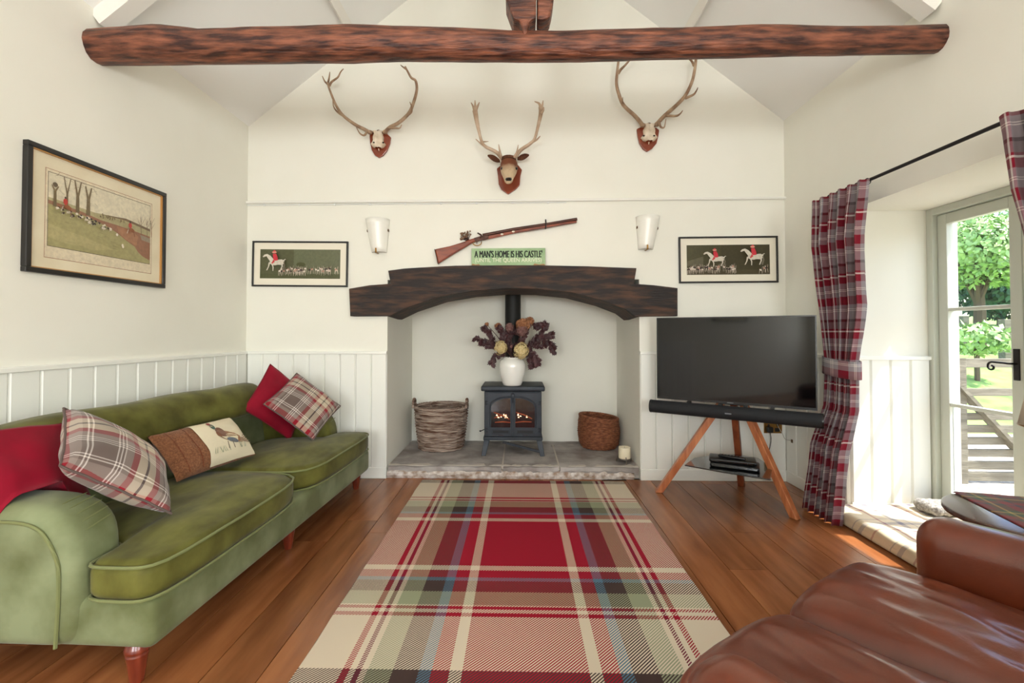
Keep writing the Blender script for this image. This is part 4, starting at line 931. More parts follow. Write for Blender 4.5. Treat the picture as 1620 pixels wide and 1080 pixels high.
# ------------------------------------------------------------------ baskets and candle
def basket(name, label, cx_, cy_, prof, rows, mat, stakes, tube_r, tilt=0, handles=False, rimr=.014):
    t = thing(name, label, 'basket', (cx_, cy_, hz+.002))
    def R(h):
        for (h0, r0), (h1, r1) in zip(prof, prof[1:]):
            if h <= h1: return lerp(r0, r1, (h-h0)/(h1-h0))
        return prof[-1][1]
    Ht = prof[-1][0]
    tz = lambda x_, h: h+tilt*x_*(h/Ht)
    m = MB()
    for k in range(rows):
        h = tube_r+(Ht-2*tube_r)*k/(rows-1); P = []; NS = stakes*4
        for i in range(NS):
            a = 2*PI*i/NS; r = R(h)+tube_r*.9*math.sin(stakes*a+PI*k)*(1 if True else 0)+mnoise.noise(Vector((a*2, k*.7, cx_)))*.004
            x_ = r*math.cos(a); P.append((x_, r*math.sin(a), tz(x_, h)+mnoise.noise(Vector((a*3, k*1.7, 5)))*.003))
        m.tube(P, tube_r, 5, closed=True)
    m.build('woven_wall', mat, t, smooth='full')
    m = MB()
    for i in range(stakes*2):
        a = PI*i/stakes; m.tube([(R(h)*math.cos(a), R(h)*math.sin(a), tz(R(h)*math.cos(a), h)) for h in [Ht*j/8 for j in range(9)]], tube_r*.8, 5)
    m.build('stakes', mat, t, smooth='full')
    m = MB()
    for s in (0, 1, 2):
        P = []
        for i in range(96):
            a = 2*PI*i/96; r = R(Ht)+rimr*.6*math.cos(14*a+s*2.09); P.append((r*math.cos(a), r*math.sin(a), tz(R(Ht)*math.cos(a), Ht)+rimr*.6*math.sin(14*a+s*2.09)))
        m.tube(P, rimr*.62, 6, closed=True)
    m.build('braided_rim', mat, t, smooth='full')
    MB().lathe([(R(0)-.004, .004), (R(0)-.004, .016)], n=24).build('basket_base', mat, t)
    if handles:
        for s in (-1, 1):
            r = R(Ht); m = MB()
            for q in (0, 1):
                P = []
                for i in range(25):
                    a = PI*i/24; P.append((s*(r+.004)+.006*math.cos(10*a+q*PI), -.055*math.cos(a)-.05, tz(s*r, Ht)+.075*math.sin(a)+.006*math.sin(10*a+q*PI)))
                m.tube(P, .009, 6)
            m.build('handle', mat, t, smooth='full')
    return t
bq = onZ(700, 713, hz); bcy = bq.y+.205
R0 = (onY(734, 700, bcy).x-onY(667, 700, bcy).x)/2; Rt = (onY(740, 645, bcy).x-onY(660, 645, bcy).x)/2; bh = onY(700, 641, bcy).z-hz
basket('log_basket', 'tall greyish wicker basket with two handles standing on the hearth', onY(700, 680, bcy).x, min(bcy, FBACK-Rt-.02), [(0, R0), (bh*.5, (R0+Rt)/2+.006), (bh, Rt)], 30, 'wicker', 13, .0075, handles=True)
bq = onZ(948, 714, hz); bcy = bq.y+.18
Rb = (onY(979, 690, bcy).x-onY(914, 690, bcy).x)/2; bh = onY(948, 659, bcy).z-hz
basket('brown_basket', 'low round brown wicker basket with a sloping rim beside the candle', min(onY(947, 690, bcy).x, FX1-Rb-.015), bcy, [(0, Rb*.78), (bh*.15, Rb*.92), (bh*.5, Rb*.985), (bh*.8, Rb*.95), (bh, Rb*.90)], 30, 'wicker_brown', 17, .0062, tilt=-.10, rimr=.013)
cq = onZ(986, 733, hz); cyc = cq.y+.03
cx_ = onY(988, 720, cyc).x; cr_ = (onY(998, 715, cyc).x-onY(978, 715, cyc).x)/2; czt = onY(988, 707, cyc).z-hz
t = thing('candle_holder', 'pewter scrolled stand at the fireplace corner, holding a candle', 'candle holder', (cx_, cyc, hz+.001))
m = MB(); m.lathe([(cr_*1.05, .030), (cr_*1.1, .034), (cr_*1.05, .038)], n=20)
m.build('pan', 'pewter', t, smooth=True)
m = MB()
for k in range(3):
    a = -PI/2+k*2*PI/3; d = Vector((math.cos(a), math.sin(a), 0)); P = smoothline([d*cr_*.6+Vector((0, 0, .034)), d*cr_*1.1+Vector((0, 0, .012)), d*cr_*1.35+Vector((0, 0, .003)), d*cr_*1.2+Vector((0, 0, .03)), d*cr_*1.0+Vector((0, 0, .055))], 5); m.tube(P, .004, 6)
m.build('scroll_feet', 'pewter', t, smooth=True)
t = thing('pillar_candle', 'short cream pillar candle on a pewter stand', 'candle', (cx_, cyc, hz+.0395))
MB().lathe([(cr_*.92, 0), (cr_*.94, .004), (cr_*.94, czt-.042), (cr_*.90, czt-.038), (cr_*.6, czt-.044), (.002, czt-.046)], n=24).build('wax', 'candle_wax', t, smooth=40)
MB().tube([(0, 0, czt-.05), (.001, 0, czt-.034)], .0012, 5).build('wick', 'eye_black', t)

# ------------------------------------------------------------------ green sofa
SO = (-1.305, 1.558, 0); ST = PI/2-.032
S = thing('green_sofa', 'long olive green velvet sofa with two seat cushions against the panelled wall', 'sofa', SO, ST)
VP_, VD, VQ = 'velvet_pale', 'velvet', 'velvet_piping'
ident = lambda u, v, t_: (u, v, t_)
m = MB(); m.rbox((.965, .395, .215), (2.02, .97, .17), .035, 8, 4); m.build('base', VP_, S, smooth='full')
# back: leaning, rounded; profile in (y,z) swept along x with end rounding
def backfn(q):
    x_, y_, z_ = q; rel = (z_+.30)/.60
    y2 = y_+.05*max(0, rel)**1.2-.02*math.sin(PI*max(0, min(1, rel)))*(1 if y_ < 0 else 0)
    drop = .05*max(0, (abs(x_)-.80)/.2)**2*max(0, rel)
    return (x_, y2, z_-drop)
m = MB(); m.rbox((.965, .745, .47), (1.98, .20, .62), .085, 14, 5, fn=backfn); m.build('back', VP_, S, smooth='full')
def headfn(q):
    x_, y_, z_ = q; s = .006*math.sin(x_*9)+.010*mnoise.noise(Vector((x_*3, y_*6, z_*6)))
    return (x_, y_+s+.35*z_, z_+s*.6-.018*(abs(x_)/.9)**4)
m = MB(); m.rbox((.88, .665, .735), (1.72, .17, .20), .07, 22, 5, fn=headfn); hd = m.build('headrest', VD, S, smooth='full')
# inner back panel seam
MB().tube([(.965, .615, .43), (.965, .63, .55), (.965, .655, .66)], .004, 6).build('seam', VQ, S)
# arms: side outline in (b,z), thickness along s
arm_k = [Vector(p) for p in ((.165, .14), (.155, .30), (.155, .43), (.175, .525), (.235, .59), (.33, .612), (.50, .612), (.70, .618), (.84, .62), (.86, .55), (.86, .40), (.86, .14), (.5, .135))]
arm_o = []
for i_ in range(len(arm_k)):
    a, b = arm_k[i_], arm_k[(i_+1) % len(arm_k)]; nd = max(2, int((b-a).length/.025)); arm_o += [a.lerp(b, j/nd) for j in range(nd)]
for _ in range(6): arm_o = [(arm_o[i-1]+arm_o[i]*2+arm_o[(i+1) % len(arm_o)])/4 for i in range(len(arm_o))]
for nm, s0, s1 in (('near', -.075, .125), ('far', 1.80, 1.995)):
    def armf(u, v, q):
        k = max(0, min(1, (v-.42)/.2)); mid = (s0+s1)/2
        # the roll swells outwards near the top
        out = 1+.10*math.sin(PI*k)
        return (mid+(q-mid)*out, u, v)
    m = MB(); m.pad([(p.x, p.y) for p in arm_o], armf, s0, s1, .055, .004, 5, 6, .004, cen=(.50, .38))
    arm = m.build('arm', VP_ if nm == 'near' else VD, S, smooth='full')
    so = s0-.003 if nm == 'near' else s1+.003
    edge = [Vector(armf(p.x, p.y, so)) for p in smoothline([(.212, .155), (.205, .30), (.207, .42), (.225, .49), (.265, .54), (.34, .562), (.50, .565), (.80, .58)], 5)]
    MB().tube(edge, .006, 6).build('piping', VQ, arm, smooth=True)
    # pleats over the front roll
    for k in range(5):
        a = lerp(.35, 1.35, k/4); r_ = .125; cy_, cz_ = .285, .485
        P = []
        for j in range(7):
            ss = lerp(s0+.045, s1-.05, j/6); P.append((ss, cy_-math.cos(a+.07*(j-3)/3)*r_*1.005, cz_+math.sin(a+.07*(j-3)/3)*r_*1.005))
        MB().tube(P, [.001]+[.0026]*5+[.001], 5).build('pleat', VQ, arm, smooth=True)
# seat cushions (T-shaped, wrapping in front of the arms)
def cush(x0, x1, xin, side, nm):
    fr_, bk, st = -.115, .60, .145
    if side < 0: o_ = [(x1, fr_), (x1, bk), (xin, bk), (xin, st), (x0, st), (x0, fr_)]
    else: o_ = [(x0, fr_), (x1, fr_), (x1, st), (xin, st), (xin, bk), (x0, bk)]
    def dens(P, n=9):
        out = []
        for i in range(len(P)):
            a, b = Vector(P[i]), Vector(P[(i+1) % len(P)])
            for j in range(n): out.append(a.lerp(b, j/n))
        for _ in range(5): out = [(out[i-1]+out[i]*2+out[(i+1) % len(out)])/4 for i in range(len(out))]
        return out
    P = dens(o_)
    def f_(u, v, q):
        w_ = mnoise.noise(Vector((u*4, v*4, q*3)))*.008+mnoise.noise(Vector((u*11, v*7, q)))*.003
        return (u, v-w_*.8, q+w_*(1 if q > .34 else .2))
    m = MB(); m.pad([(p.x, p.y) for p in P], f_, .288, .425, .045, .036, 6, 12, cen=((max(x0, xin) if side < 0 else x0)*.5+(x1 if side < 0 else xin)*.5, .135)); c_ = m.build('seat_cushion', VD, S, smooth='full')
    for zq in (.302, .410):
        ring = [Vector(f_(p.x, p.y, zq)) for p in P]; MB().tube(ring, .0055, 6, closed=True).build('piping', VQ, c_, smooth=True)
cush(-.06, .962, .13, -1, 'a'); cush(.968, 1.985, 1.795, 1, 'b')
lp = [(.019, 0), (.021, .004), (.024, .03), (.030, .075), (.034, .095), (.030, .100), (.036, .106), (.038, .116), (.034, .124), (.030, .135)]
l0 = None
for s_ in (.0, .965, 1.93):
    for b_ in (0., .80):
        if l0 is None: l0 = MB().lathe(lp, n=20).build('leg', 'mahogany', S, smooth=40); l0.location = (s_, b_, 0)
        else: inst(l0, S, (s_, b_, 0))
# ------------------------------------------------------------------ loose cushions
def pillow_mesh(wd, ht, th, seed=0, n=26, pinch=.05, floppy=.006):
    m = MB()
    def side(sg):
        def g(u, v):
            a = 2*u-1; b = 2*v-1
            e_ = max(0, (1-a*a)*(1-b*b))
            x_ = wd/2*a*(1-pinch*(1-b*b)); z_ = ht/2*b*(1-pinch*(1-a*a))
            t_ = th/2*e_**.42*(1+.12*mnoise.noise(Vector((a*2+seed, b*2, sg))))
            wv = floppy*mnoise.noise(Vector((a*3+seed, b*3+7, .3)))
            return (x_, sg*t_+wv, z_), (x_+wd, z_+ht)
        return g
    m.grid(side(-1), n, n); m.grid(side(1), n, n); return m
def edge_pts(wd, ht, pinch, seed, floppy, n=26):
    P = []
    for (a0, b0, a1, b1) in ((-1, -1, 1, -1), (1, -1, 1, 1), (1, 1, -1, 1), (-1, 1, -1, -1)):
        for i in range(n):
            a = lerp(a0, a1, i/n); b = lerp(b0, b1, i/n); P.append(Vector((wd/2*a*(1-pinch*(1-b*b)), floppy*mnoise.noise(Vector((a*3+seed, b*3+7, .3))), ht/2*b*(1-pinch*(1-a*a)))))
    return P
def cushion(name, label, c, wd, ht, th, mat, face, upd, group=None, seed=0, piping=None):
    """c: centre, face: direction the front looks, upd: in-plane up"""
    t = thing(name, label, 'cushion', c, 0, group)
    fy = -Vector(face).normalized(); uz = Vector(upd); uz = (uz-fy*uz.dot(fy)).normalized(); rx = fy.cross(uz)
    t.rotation_euler = Matrix((rx, fy, uz)).transposed().to_euler()
    pillow_mesh(wd, ht, th, seed).build('cover', mat, t, smooth='full')
    if piping: MB().tube(edge_pts(wd, ht, .05, seed, .006), .0045, 6, closed=True).build('piping', piping, t, smooth=True)
    return t
pmat('plaid_piping', C(100, 84, 78), .9); pmat('red_piping', C(120, 8, 30), .8)
SR = Matrix.Rotation(ST, 4, 'Z')
def sw_(x_, y_, z_): return (SR @ Vector((x_, y_, z_)))+Vector(SO)     # sofa-local -> room
fdir = SR @ Vector((0, -1, 0)); adir = SR @ Vector((1, 0, 0))
slumped = cushion('red_cushion', 'large crimson velvet cushion slumped over the sofa arm away from the fireplace', (-1.86, 1.625, .645), .50, .45, .20, 'red_velvet', (.85, -.02, .50), (-.46, .12, .85), seed=3, piping='red_piping')
def settle(t):
    M = Matrix.LocRotScale(t.location, t.rotation_euler, None); I = M.inverted()
    soft = lambda d, w_: .5*(d+math.sqrt(d*d+w_*w_))
    for ch in t.children:
        for v in ch.data.vertices:
            p = M @ v.co
            k = max(0, min(1, (p.y-1.69)/.07)); fl_ = lerp(.628, .470, k)
            if p.y < 1.56: fl_ = .628-.075*min(1, (1.56-p.y)/.075)**2-.9*max(0, min(.14, 1.485-p.y))
            p.z = fl_+soft(p.z-fl_, .05)
            p.x = -1.872+soft(p.x+1.872, .05) if p.z > .5 else p.x
            v.co = I @ p
        ch.data.update()
settle(slumped)
cushion('plaid_cushion', 'large plaid cushion leaning on the crimson one at the sofa arm away from the fireplace', (-1.605, 1.805, .678), .43, .43, .17, 'plaid', (.66, .29, .69), (-.655, .675, .34), seed=8, piping='plaid_piping')
cushion('red_cushion', 'crimson velvet cushion tucked behind a plaid one at the sofa end by the fireplace', (-1.72, 3.27, .69), .40, .40, .12, 'red_velvet', (.868, -.383, .316), (.061, .714, .697), seed=12, piping='red_piping')
cushion('plaid_cushion', 'brown and red plaid cushion standing on its corner at the sofa end by the fireplace', (-1.525, 3.235, .672), .40, .40, .13, 'plaid', (.667, -.395, .632), (.115, .893, .436), seed=15, piping='plaid_piping')
# bird cushion with tweed end
lc = Vector((-1.705, 2.475, .568)); t = cushion('bird_cushion', 'long tweed cushion with a pheasant picture panel in the middle of the sofa', lc, .52, .28, .14, 'tweed', (.743, -.126, .658), (-.647, .121, .753), seed=20)
m = MB(); wd, ht, th = .52, .28, .146
def g(u, v):
    a = lerp(-.30, .94, u); b = lerp(-.985, .985, v); e_ = max(0, (1-a*a)*(1-b*b)); x_ = wd/2*a*(1-.05*(1-b*b)); z_ = ht/2*b*(1-.05*(1-a*a))
    t_ = th/2*e_**.42*(1+.12*mnoise.noise(Vector((a*2+20, b*2, -1)))); return (x_, -t_-.0025+.006*mnoise.noise(Vector((a*3+20, b*3+7, .3))), z_), (x_, z_)
m.grid(g, 22, 20); pn = m.build('picture_panel', 'linen', t, smooth='full')
def surf(x_, z_):
    a, b = x_/(wd/2), z_/(ht/2); e_ = max(0.001, (1-a*a)*(1-b*b)); return -(th/2*e_**.42*(1+.12*mnoise.noise(Vector((a*2+20, b*2, -1)))))-.0045+.006*mnoise.noise(Vector((a*3+20, b*3+7, .3)))
m = MB()
def pb(pts, col):
    pts = [((x_-.12)*1.25+.085, z_*1.25) for x_, z_ in pts]
    m.add([(x_, surf(x_, z_), z_) for x_, z_ in pts], [tuple(range(len(pts)))], col=col)
for cx2, cz2, rx2, rz2, ro, col in ((.125, -.005, .062, .030, -.5, C(150, 104, 70)), (.10, .022, .030, .024, -.9, C(120, 74, 50)), (.075, .058, .011, .017, .2, C(60, 92, 80)), (.068, .076, .010, .009, 0, C(150, 40, 40)), (.15, -.02, .045, .016, -.6, C(176, 150, 118)), (.13, -.03, .03, .012, -.4, C(108, 116, 124))):
    pb(blob(cx2, cz2, rx2, rz2, 12, ro), col)
for k in range(5): pb(stroke((.17, -.035), (.225+.006*k, -.005-.012*k), .008, .002), C(150, 120, 88))
for k in range(14): x_ = random.uniform(.0, .2); pb(stroke((x_, -.07), (x_+random.uniform(-.02, .02), -.045), .003, .001), C(150, 160, 130))
pb(stroke((.10, -.03), (.095, -.062), .004), C(130, 110, 90)); pb(stroke((.125, -.035), (.125, -.066), .004), C(130, 110, 90)); pb(stroke((.078, .06), (.060, .064), .005, .001), C(200, 180, 140))
for k in range(2): m.c = m.c
m.build('pheasant_print', 'print', pn)
for x_ in (-.20, -.12): MB().tube([Vector((x_, surf(x_, z_)+.002, z_)) for z_ in [lerp(-.125, .125, i/10) for i in range(11)]], .0012, 5).build('stripe', 'plaque', t)

# ------------------------------------------------------------------ rug
RCX = .022
rc = (onZ(667.8, 760.6, 0)+onZ(985.3, 762.8, 0))/2; RY = 2.617
m = MB(); nx, ny = 24, 40
ytop, ybot = rc.y, rc.y-2.4
def g(u, v): x_ = lerp(-.80, .80, u)+.002*math.sin(v*40); y_ = lerp(ybot, ytop, v)-RY; return (x_, y_, .008), (x_, y_)
m.grid(g, nx, ny)
vs = [(-.80, ybot-RY, .008), (.80, ybot-RY, .008), (.80, ytop-RY, .008), (-.80, ytop-RY, .008)]
for i in range(4):
    a, b = vs[i], vs[(i+1) % 4]; m.add([a, b, (b[0], b[1], 0), (a[0], a[1], 0)], [(0, 1, 2, 3)], [(p[0], p[1]) for p in (a, b, b, a)])
o = m.build('rug', 'rug_weave'); o.location = (RCX, RY, .0005)
tag(o, 'large red, green and cream tartan rug before the hearth', 'rug')

# ------------------------------------------------------------------ television and tripod stand
TL = Vector((1.055, 3.55, 0)); TR = Vector((1.913, 3.0, 0)); tw_ = (TR-TL).length; td = (TR-TL).normalized(); tn = Vector((td.y, -td.x, 0)); tn = tn if tn.y < 0 else -tn
trz = math.atan2(td.y, td.x); tc = (TL+TR)/2; zb, zt = .686, 1.300
t = thing('television', 'large black flat television turned towards the room on a tripod stand', 'television', (tc.x, tc.y, zb), trz)
hh = zt-zb
MB().bb((-tw_/2, 0, 0), (tw_/2, .03, hh)).bb((-tw_*.32, .03, .06), (tw_*.32, .06, hh*.7)).build('casing', 'tv_black', t, bevel=.004)
f_ = MB()
for (x0, x1, q0, q1) in ((-tw_/2, tw_/2, hh-.008, hh), (-tw_/2, tw_/2, 0, .016), (-tw_/2, -tw_/2+.008, .016, hh-.008), (tw_/2-.008, tw_/2, .016, hh-.008)): f_.bb((x0, -.004, q0), (x1, 0, q1))
f_.build('bezel', 'tv_black', t)
MB().bb((-tw_/2+.008, -.0015, .016), (tw_/2-.008, -.0002, hh-.008)).build('screen', 'tv_screen', t)
MB().bb((-.02, -.0055, .005), (.02, -.004, .0095)).build('maker_badge', 'grey_mark', t)
# sound bar
sbl = thing('sound_bar', 'long black cylindrical sound bar fixed below the television', 'speaker', (tc.x+tn.x*.055, tc.y+tn.y*.055, .632), trz)
Rb_ = .047; L2 = tw_/2+.028
Rx = Matrix.Rotation(PI/2, 3, 'Y')
MB().lathe([(Rb_-.006, -L2), (Rb_, -L2+.006), (Rb_, L2-.006), (Rb_-.006, L2)], n=24, R=Rx).build('tube_body', 'sound_fabric', sbl, smooth=40)
for s in (-1, 1): MB().lathe([(Rb_+.0015, s*L2-.006), (Rb_+.0015, s*L2+.004)], n=24, R=Rx).build('end_cap', 'tv_black', sbl, smooth=40)
for xx in (-.27, -.06, .10, .26): MB().bb((xx-.012, .0, Rb_-.006), (xx+.012, .05, Rb_+.007)).build('bracket', 'tv_black', sbl)
MB().bb((-.02, -Rb_-.0015, -.004), (.02, -Rb_+.004, .004)).build('maker_badge', 'grey_mark', sbl)
# stand
FLp, FRp, FBp = onZ(1042, 778, 0), onZ(1258, 820, 0), onZ(1170, 766, 0)
st = thing('tripod_stand', 'wooden tripod television stand with a black glass shelf', 'tv stand', (tc.x, tc.y, 0))
apx = tc-tn*.112
for P0, top_, mt_, wdt in ((FLp, apx-td*.06+Vector((0, 0, .70)), 'teak', .042), (FRp, apx+td*.06+Vector((0, 0, .70)), 'teak', .042), (FBp+Vector((-.0, -.03, 0)), apx-tn*.03+Vector((0, 0, .70)), 'teak_dark', .042)):
    ax = (top_-P0).normalized(); x_ = ax.cross(Vector((0, 0, 1))).normalized(); m = MB()
    y_ = x_.cross(ax); w2 = .022; t2 = .022
    vs = []
    for s1, s2 in ((-1, -1), (1, -1), (1, 1), (-1, 1)):
        o_ = x_*w2*s1+y_*t2*s2; b0 = P0+o_; b0 = b0-ax*((b0.z-.001)/ax.z); vs.append(b0)
    vs += [top_+x_*w2*s1+y_*t2*s2 for s1, s2 in ((-1, -1), (1, -1), (1, 1), (-1, 1))]
    m.add(vs, [(3, 2, 1, 0), (4, 5, 6, 7), (0, 1, 5, 4), (1, 2, 6, 5), (2, 3, 7, 6), (3, 0, 4, 7)]); m.build('leg', mt_, st, world=True, bevel=.003)
MB().box((apx.x, apx.y, .72), (.16, .10, .10), rz=trz).box((apx.x+tn.x*.03, apx.y+tn.y*.03, .9), (.06, .03, .4), rz=trz).build('mount_head', 'black_metal', st, world=True)
shz = .275
q = [onZ(px, py, shz) for px, py in ((1083, 735), (1098, 724), (1130, 719), (1165, 718), (1200, 724), (1222, 740), (1219, 758), (1150, 747))]
MB().prism([(p.x, p.y) for p in q], lambda u, v, w_: (u, v, w_), shz-.008, shz).build('shelf', 'black_glass', st, world=True, bevel=.002)
def media(name, label, P0, wd_, dp_, ht_, z, rz):
    t = thing(name, label, 'media box', (P0.x, P0.y, z), rz)
    m = MB(); m.rbox((0, 0, ht_/2), (wd_, dp_, ht_), min(.012, ht_*.4), 2, 3); m.build('casing', 'tv_black', t, smooth=40)
    MB().bb((-wd_*.45, -dp_/2-.001, ht_*.35), (wd_*.45, -dp_/2+.002, ht_*.65)).build('front_panel', 'black_glass', t)
    MB().bb((wd_*.30, -dp_/2-.002, ht_*.45), (wd_*.31, -dp_/2, ht_*.55)).build('indicator', 'grey_mark', t)
c = onZ(1160, 738, shz); media('set_top_box', 'flat black media box lying on the glass shelf', c+Vector((.01, .0, 0)), .30, .17, .030, shz+.001, trz+.1)
media('media_player', 'smaller black media box stacked on the set-top box', c+Vector((.0, .012, 0)), .29, .15, .026, shz+.032, trz+.16)
t = thing('remote_control', 'slim black remote control lying on the media boxes', 'remote', (c.x-.01, c.y-.005, shz+.0595), trz-.05)
m = MB(); m.rbox((0, 0, .008), (.17, .042, .015), .006, 2, 2); m.build('casing', 'tv_black', t, smooth=True)
for k in range(6): MB().box((-.06+.02*k, 0, .0162), (.008, .02, .0015)).build('button', 'sound_fabric', t)
# socket
q0, q1 = onY(1208, 668, D-.017), onY(1237, 685, D-.017)
t = thing('wall_socket', 'double brass wall socket on the panelling behind the television', 'socket', ((q0.x+q1.x)/2, D-.016, (q0.z+q1.z)/2))
ws, hs_ = (q1.x-q0.x)/2, (q0.z-q1.z)/2
MB().bb((-ws, -.006, -hs_), (ws, 0, hs_)).build('face_plate', 'brass', t, bevel=.002)
for s in (-1, 1): MB().bb((s*ws*.5-.008, -.009, hs_*.3), (s*ws*.5+.008, -.005, hs_*.7)).build('switch', 'tv_black', t)
MB().bb((ws*.45-.018, -.0075, -hs_*.7), (ws*.45+.018, -.005, .0)).build('outlet', 'tv_black', t)
t = thing('power_plug', 'black plug in the brass socket with its lead hanging down', 'plug', ((q0.x+q1.x)/2-ws*.5, D-.022, (q0.z+q1.z)/2-.01))
m = MB(); m.rbox((0, -.018, 0), (.045, .035, .045), .008, 2, 2); m.build('plug_body', 'tv_black', t, smooth=True)
MB().tube(smoothline([(0, -.022, -.02), (.002, -.03, -.08), (-.02, -.04, -.16), (-.06, -.06, -.22)], 6), .0032, 6).build('lead', 'tv_black', t, smooth=True)
a = onY(1228, 660, D-.02); b = onY(1262, 694, D-.02)
t = thing('aerial_cable', 'thin pale cable drooping from the television to the wall', 'cable', (a.x, D-.02, a.z))
pp = [onY(1226, 655, D-.05), onY(1230, 672, D-.03), onY(1238, 686, D-.025), onY(1252, 694, D-.024)]; pp[-1].x = min(pp[-1].x, XR-.03); pp.append(Vector((XR-.018, D-.10, pp[-1].z+.0)))
MB().tube(smoothline(pp, 6), .0025, 6).build('cable', 'cable', t, world=True, smooth=True)
MB().box(pp[-1], (.012, .016, .024)).build('cable_outlet', 'dark_brass', t, world=True)

# ------------------------------------------------------------------ garden door
t = thing('door_1', 'pale grey-green glazed double door in the deep recess', 'door', (RX, (RY0+RY1)/2, 0), kind='structure')
fx0, fx1 = RX, RX+.11
def pbx(nm, par, x0, x1, y0, y1, z0, z1, mt='door_paint', bev=.004): return MB().bb((x0, y0, z0), (x1, y1, z1)).build(nm, mt, par, world=True, bevel=bev)
pbx('frame_jamb', t, fx0, fx1, RY1-.045, RY1+.0, 0, RZ); pbx('frame_jamb', t, fx0, fx1, RY0, RY0+.045, 0, RZ); pbx('frame_head', t, fx0, fx1, RY0+.045, RY1-.045, RZ-.045, RZ); pbx('threshold', t, fx0, fx1+.08, RY0, RY1, -.02, .03, 'gate_wood')
ymid = (RY0+RY1)/2
for s, (ya, yb) in enumerate(((ymid+.002, RY1-.047), (RY0+.047, ymid-.002))):
    x0, x1 = fx0+.03, fx0+.075; sw2 = .062
    lf = pbx('stile', t, x0, x1, yb-sw2, yb, .032, RZ-.048); lf.name = 'door_leaf'
    pbx('stile', lf, x0, x1, ya, ya+sw2, .032, RZ-.048); pbx('top_rail', lf, x0, x1, ya+sw2, yb-sw2, RZ-.048-.065, RZ-.048); pbx('bottom_rail', lf, x0, x1, ya+sw2, yb-sw2, .032, .19)
    zs = [.19, .737, 1.332, RZ-.113]
    for z_ in zs[1:3]: pbx('glazing_bar', lf, x0+.004, x1-.004, ya+sw2, yb-sw2, z_-.011, z_+.011)
    for k in range(3): pbx('pane', lf, (x0+x1)/2-.003, (x0+x1)/2+.003, ya+sw2, yb-sw2, zs[k]+(.011 if k else 0), zs[k+1]-(.011 if k < 2 else 0), 'glass', 0)
    if s == 0:
        hy = ya+sw2*.5; hz2 = 1.02
        MB().bb((x0-.006, hy-.016, hz2-.09), (x0, hy+.016, hz2+.08)).build('lock_plate', 'iron_rod', lf, world=True, bevel=.002)
        P = [Vector((x0-.004, hy, hz2)), Vector((x0-.045, hy, hz2)), Vector((x0-.05, hy+.02, hz2+.002)), Vector((x0-.05, hy+.075, hz2+.004))]
        for i in range(16): a = i*.42; r_ = .026*(1-i/19); P.append(Vector((x0-.05, hy+.085+r_*math.sin(a), hz2-.022+r_*math.cos(a))))
        MB().tube(smoothline(P, 3), .0055, 8).build('curl_handle', 'iron_rod', lf, world=True, smooth=True)

# ------------------------------------------------------------------ curtains and rod
RDX, RDZ = 2.005, 2.06
t = thing('curtain_rod', 'thin black iron curtain rod above the door recess', 'curtain rod', (RDX, 2.5, RDZ))
MB().tube([(RDX, 3.11, RDZ+.004), (RDX, 1.3, RDZ-.004)], .0095, 10).build('rod', 'iron_rod', t, world=True, smooth=True)
for yy in (3.09, 1.33):
    MB().tube([(RDX, yy, RDZ), (XR-.004, yy, RDZ)], .007, 8).box((XR-.004, yy, RDZ), (.008, .05, .05)).build('bracket', 'iron_rod', t, world=True)
def curtain(label, ya, yb, prof, nf, seed, tie=None):
    """prof: list of (z, y_left, y_right, x_centre, fold depth)"""
    t = thing('curtain', label, 'curtain', (RDX, (ya+yb)/2, 0)); m = MB()
    def at(z):
        for p, q in zip(prof, prof[1:]):
            if z <= q[0]: k = (z-p[0])/(q[0]-p[0]); k = k*k*(3-2*k) if False else k; return [lerp(p[i], q[i], k) for i in range(5)]
        return list(prof[-1])
    z0, z1 = prof[0][0], prof[-1][0]; FW = 1.05
    def g(u, v):
        z = lerp(z0, z1, v); _, yl, yr, xc, fd = at(z); ph = u*nf*2*PI+seed
        sh = .8*mnoise.noise(Vector((u*3, z*1.4, seed))); s_ = math.sin(ph+sh)
        hdr = max(0, (z-(z1-.13))/.13); amp = fd*(1-.25*hdr)
        return (xc+amp*(abs(s_)**.8*math.copysign(1, s_))+.006*mnoise.noise(Vector((u*5, z*4, seed))), lerp(yl, yr, u)+.010*math.cos(ph*2+sh), z), (u*FW+seed*.05, z)
    m.grid(g, 150, 48); o = m.build('cloth', 'curtain_plaid', t, world=True, smooth='full'); sm = o.modifiers.new('th', 'SOLIDIFY'); sm.thickness = .004
    # pinch pleat stitched band
    for k in range(int(nf)):
        u = (k+.25-seed/(2*PI))/nf % 1.0; p = g(u, .955)[0]; MB().box((p[0]-.004 if False else p[0], p[1], p[2]+.045), (.012, .012, .05)).build('pleat_tab', 'plaid_piping', t, world=True)
    for k in range(int(nf)):
        u = (k+.25-seed/(2*PI))/nf % 1.0; p = g(u, .955)[0]; zr = RDZ+.004-.008*(3.11-p[1])/1.81
        m = MB(); m.tube([(RDX+.0165*math.cos(a), p[1], zr-.004+.0165*math.sin(a)) for a in [2*PI*i/20 for i in range(20)]], .0028, 6, closed=True)
        m.tube([(RDX-.0165, p[1], zr-.004), (p[0]+.002, p[1], zr-.012)], .002, 6); m.build('curtain_ring', 'iron_rod', t, world=True, smooth=True)
    if tie:
        z, yl, yr, xc = tie; M2 = MB()
        def gt(u, v):
            a = 2*PI*u; return (xc+math.cos(a)*.06, (yl+yr)/2+math.sin(a)*(abs(yl-yr)/2+.014), z+lerp(-.055, .055, v)+.012*math.sin(a)), (u*.6, lerp(0, .11, v))
        M2.grid(gt, 40, 5, cu=True); o = M2.build('tie_back', 'curtain_plaid', t, world=True, smooth='full'); sm = o.modifiers.new('th', 'SOLIDIFY'); sm.thickness = .006; sm.offset = 1
    return t
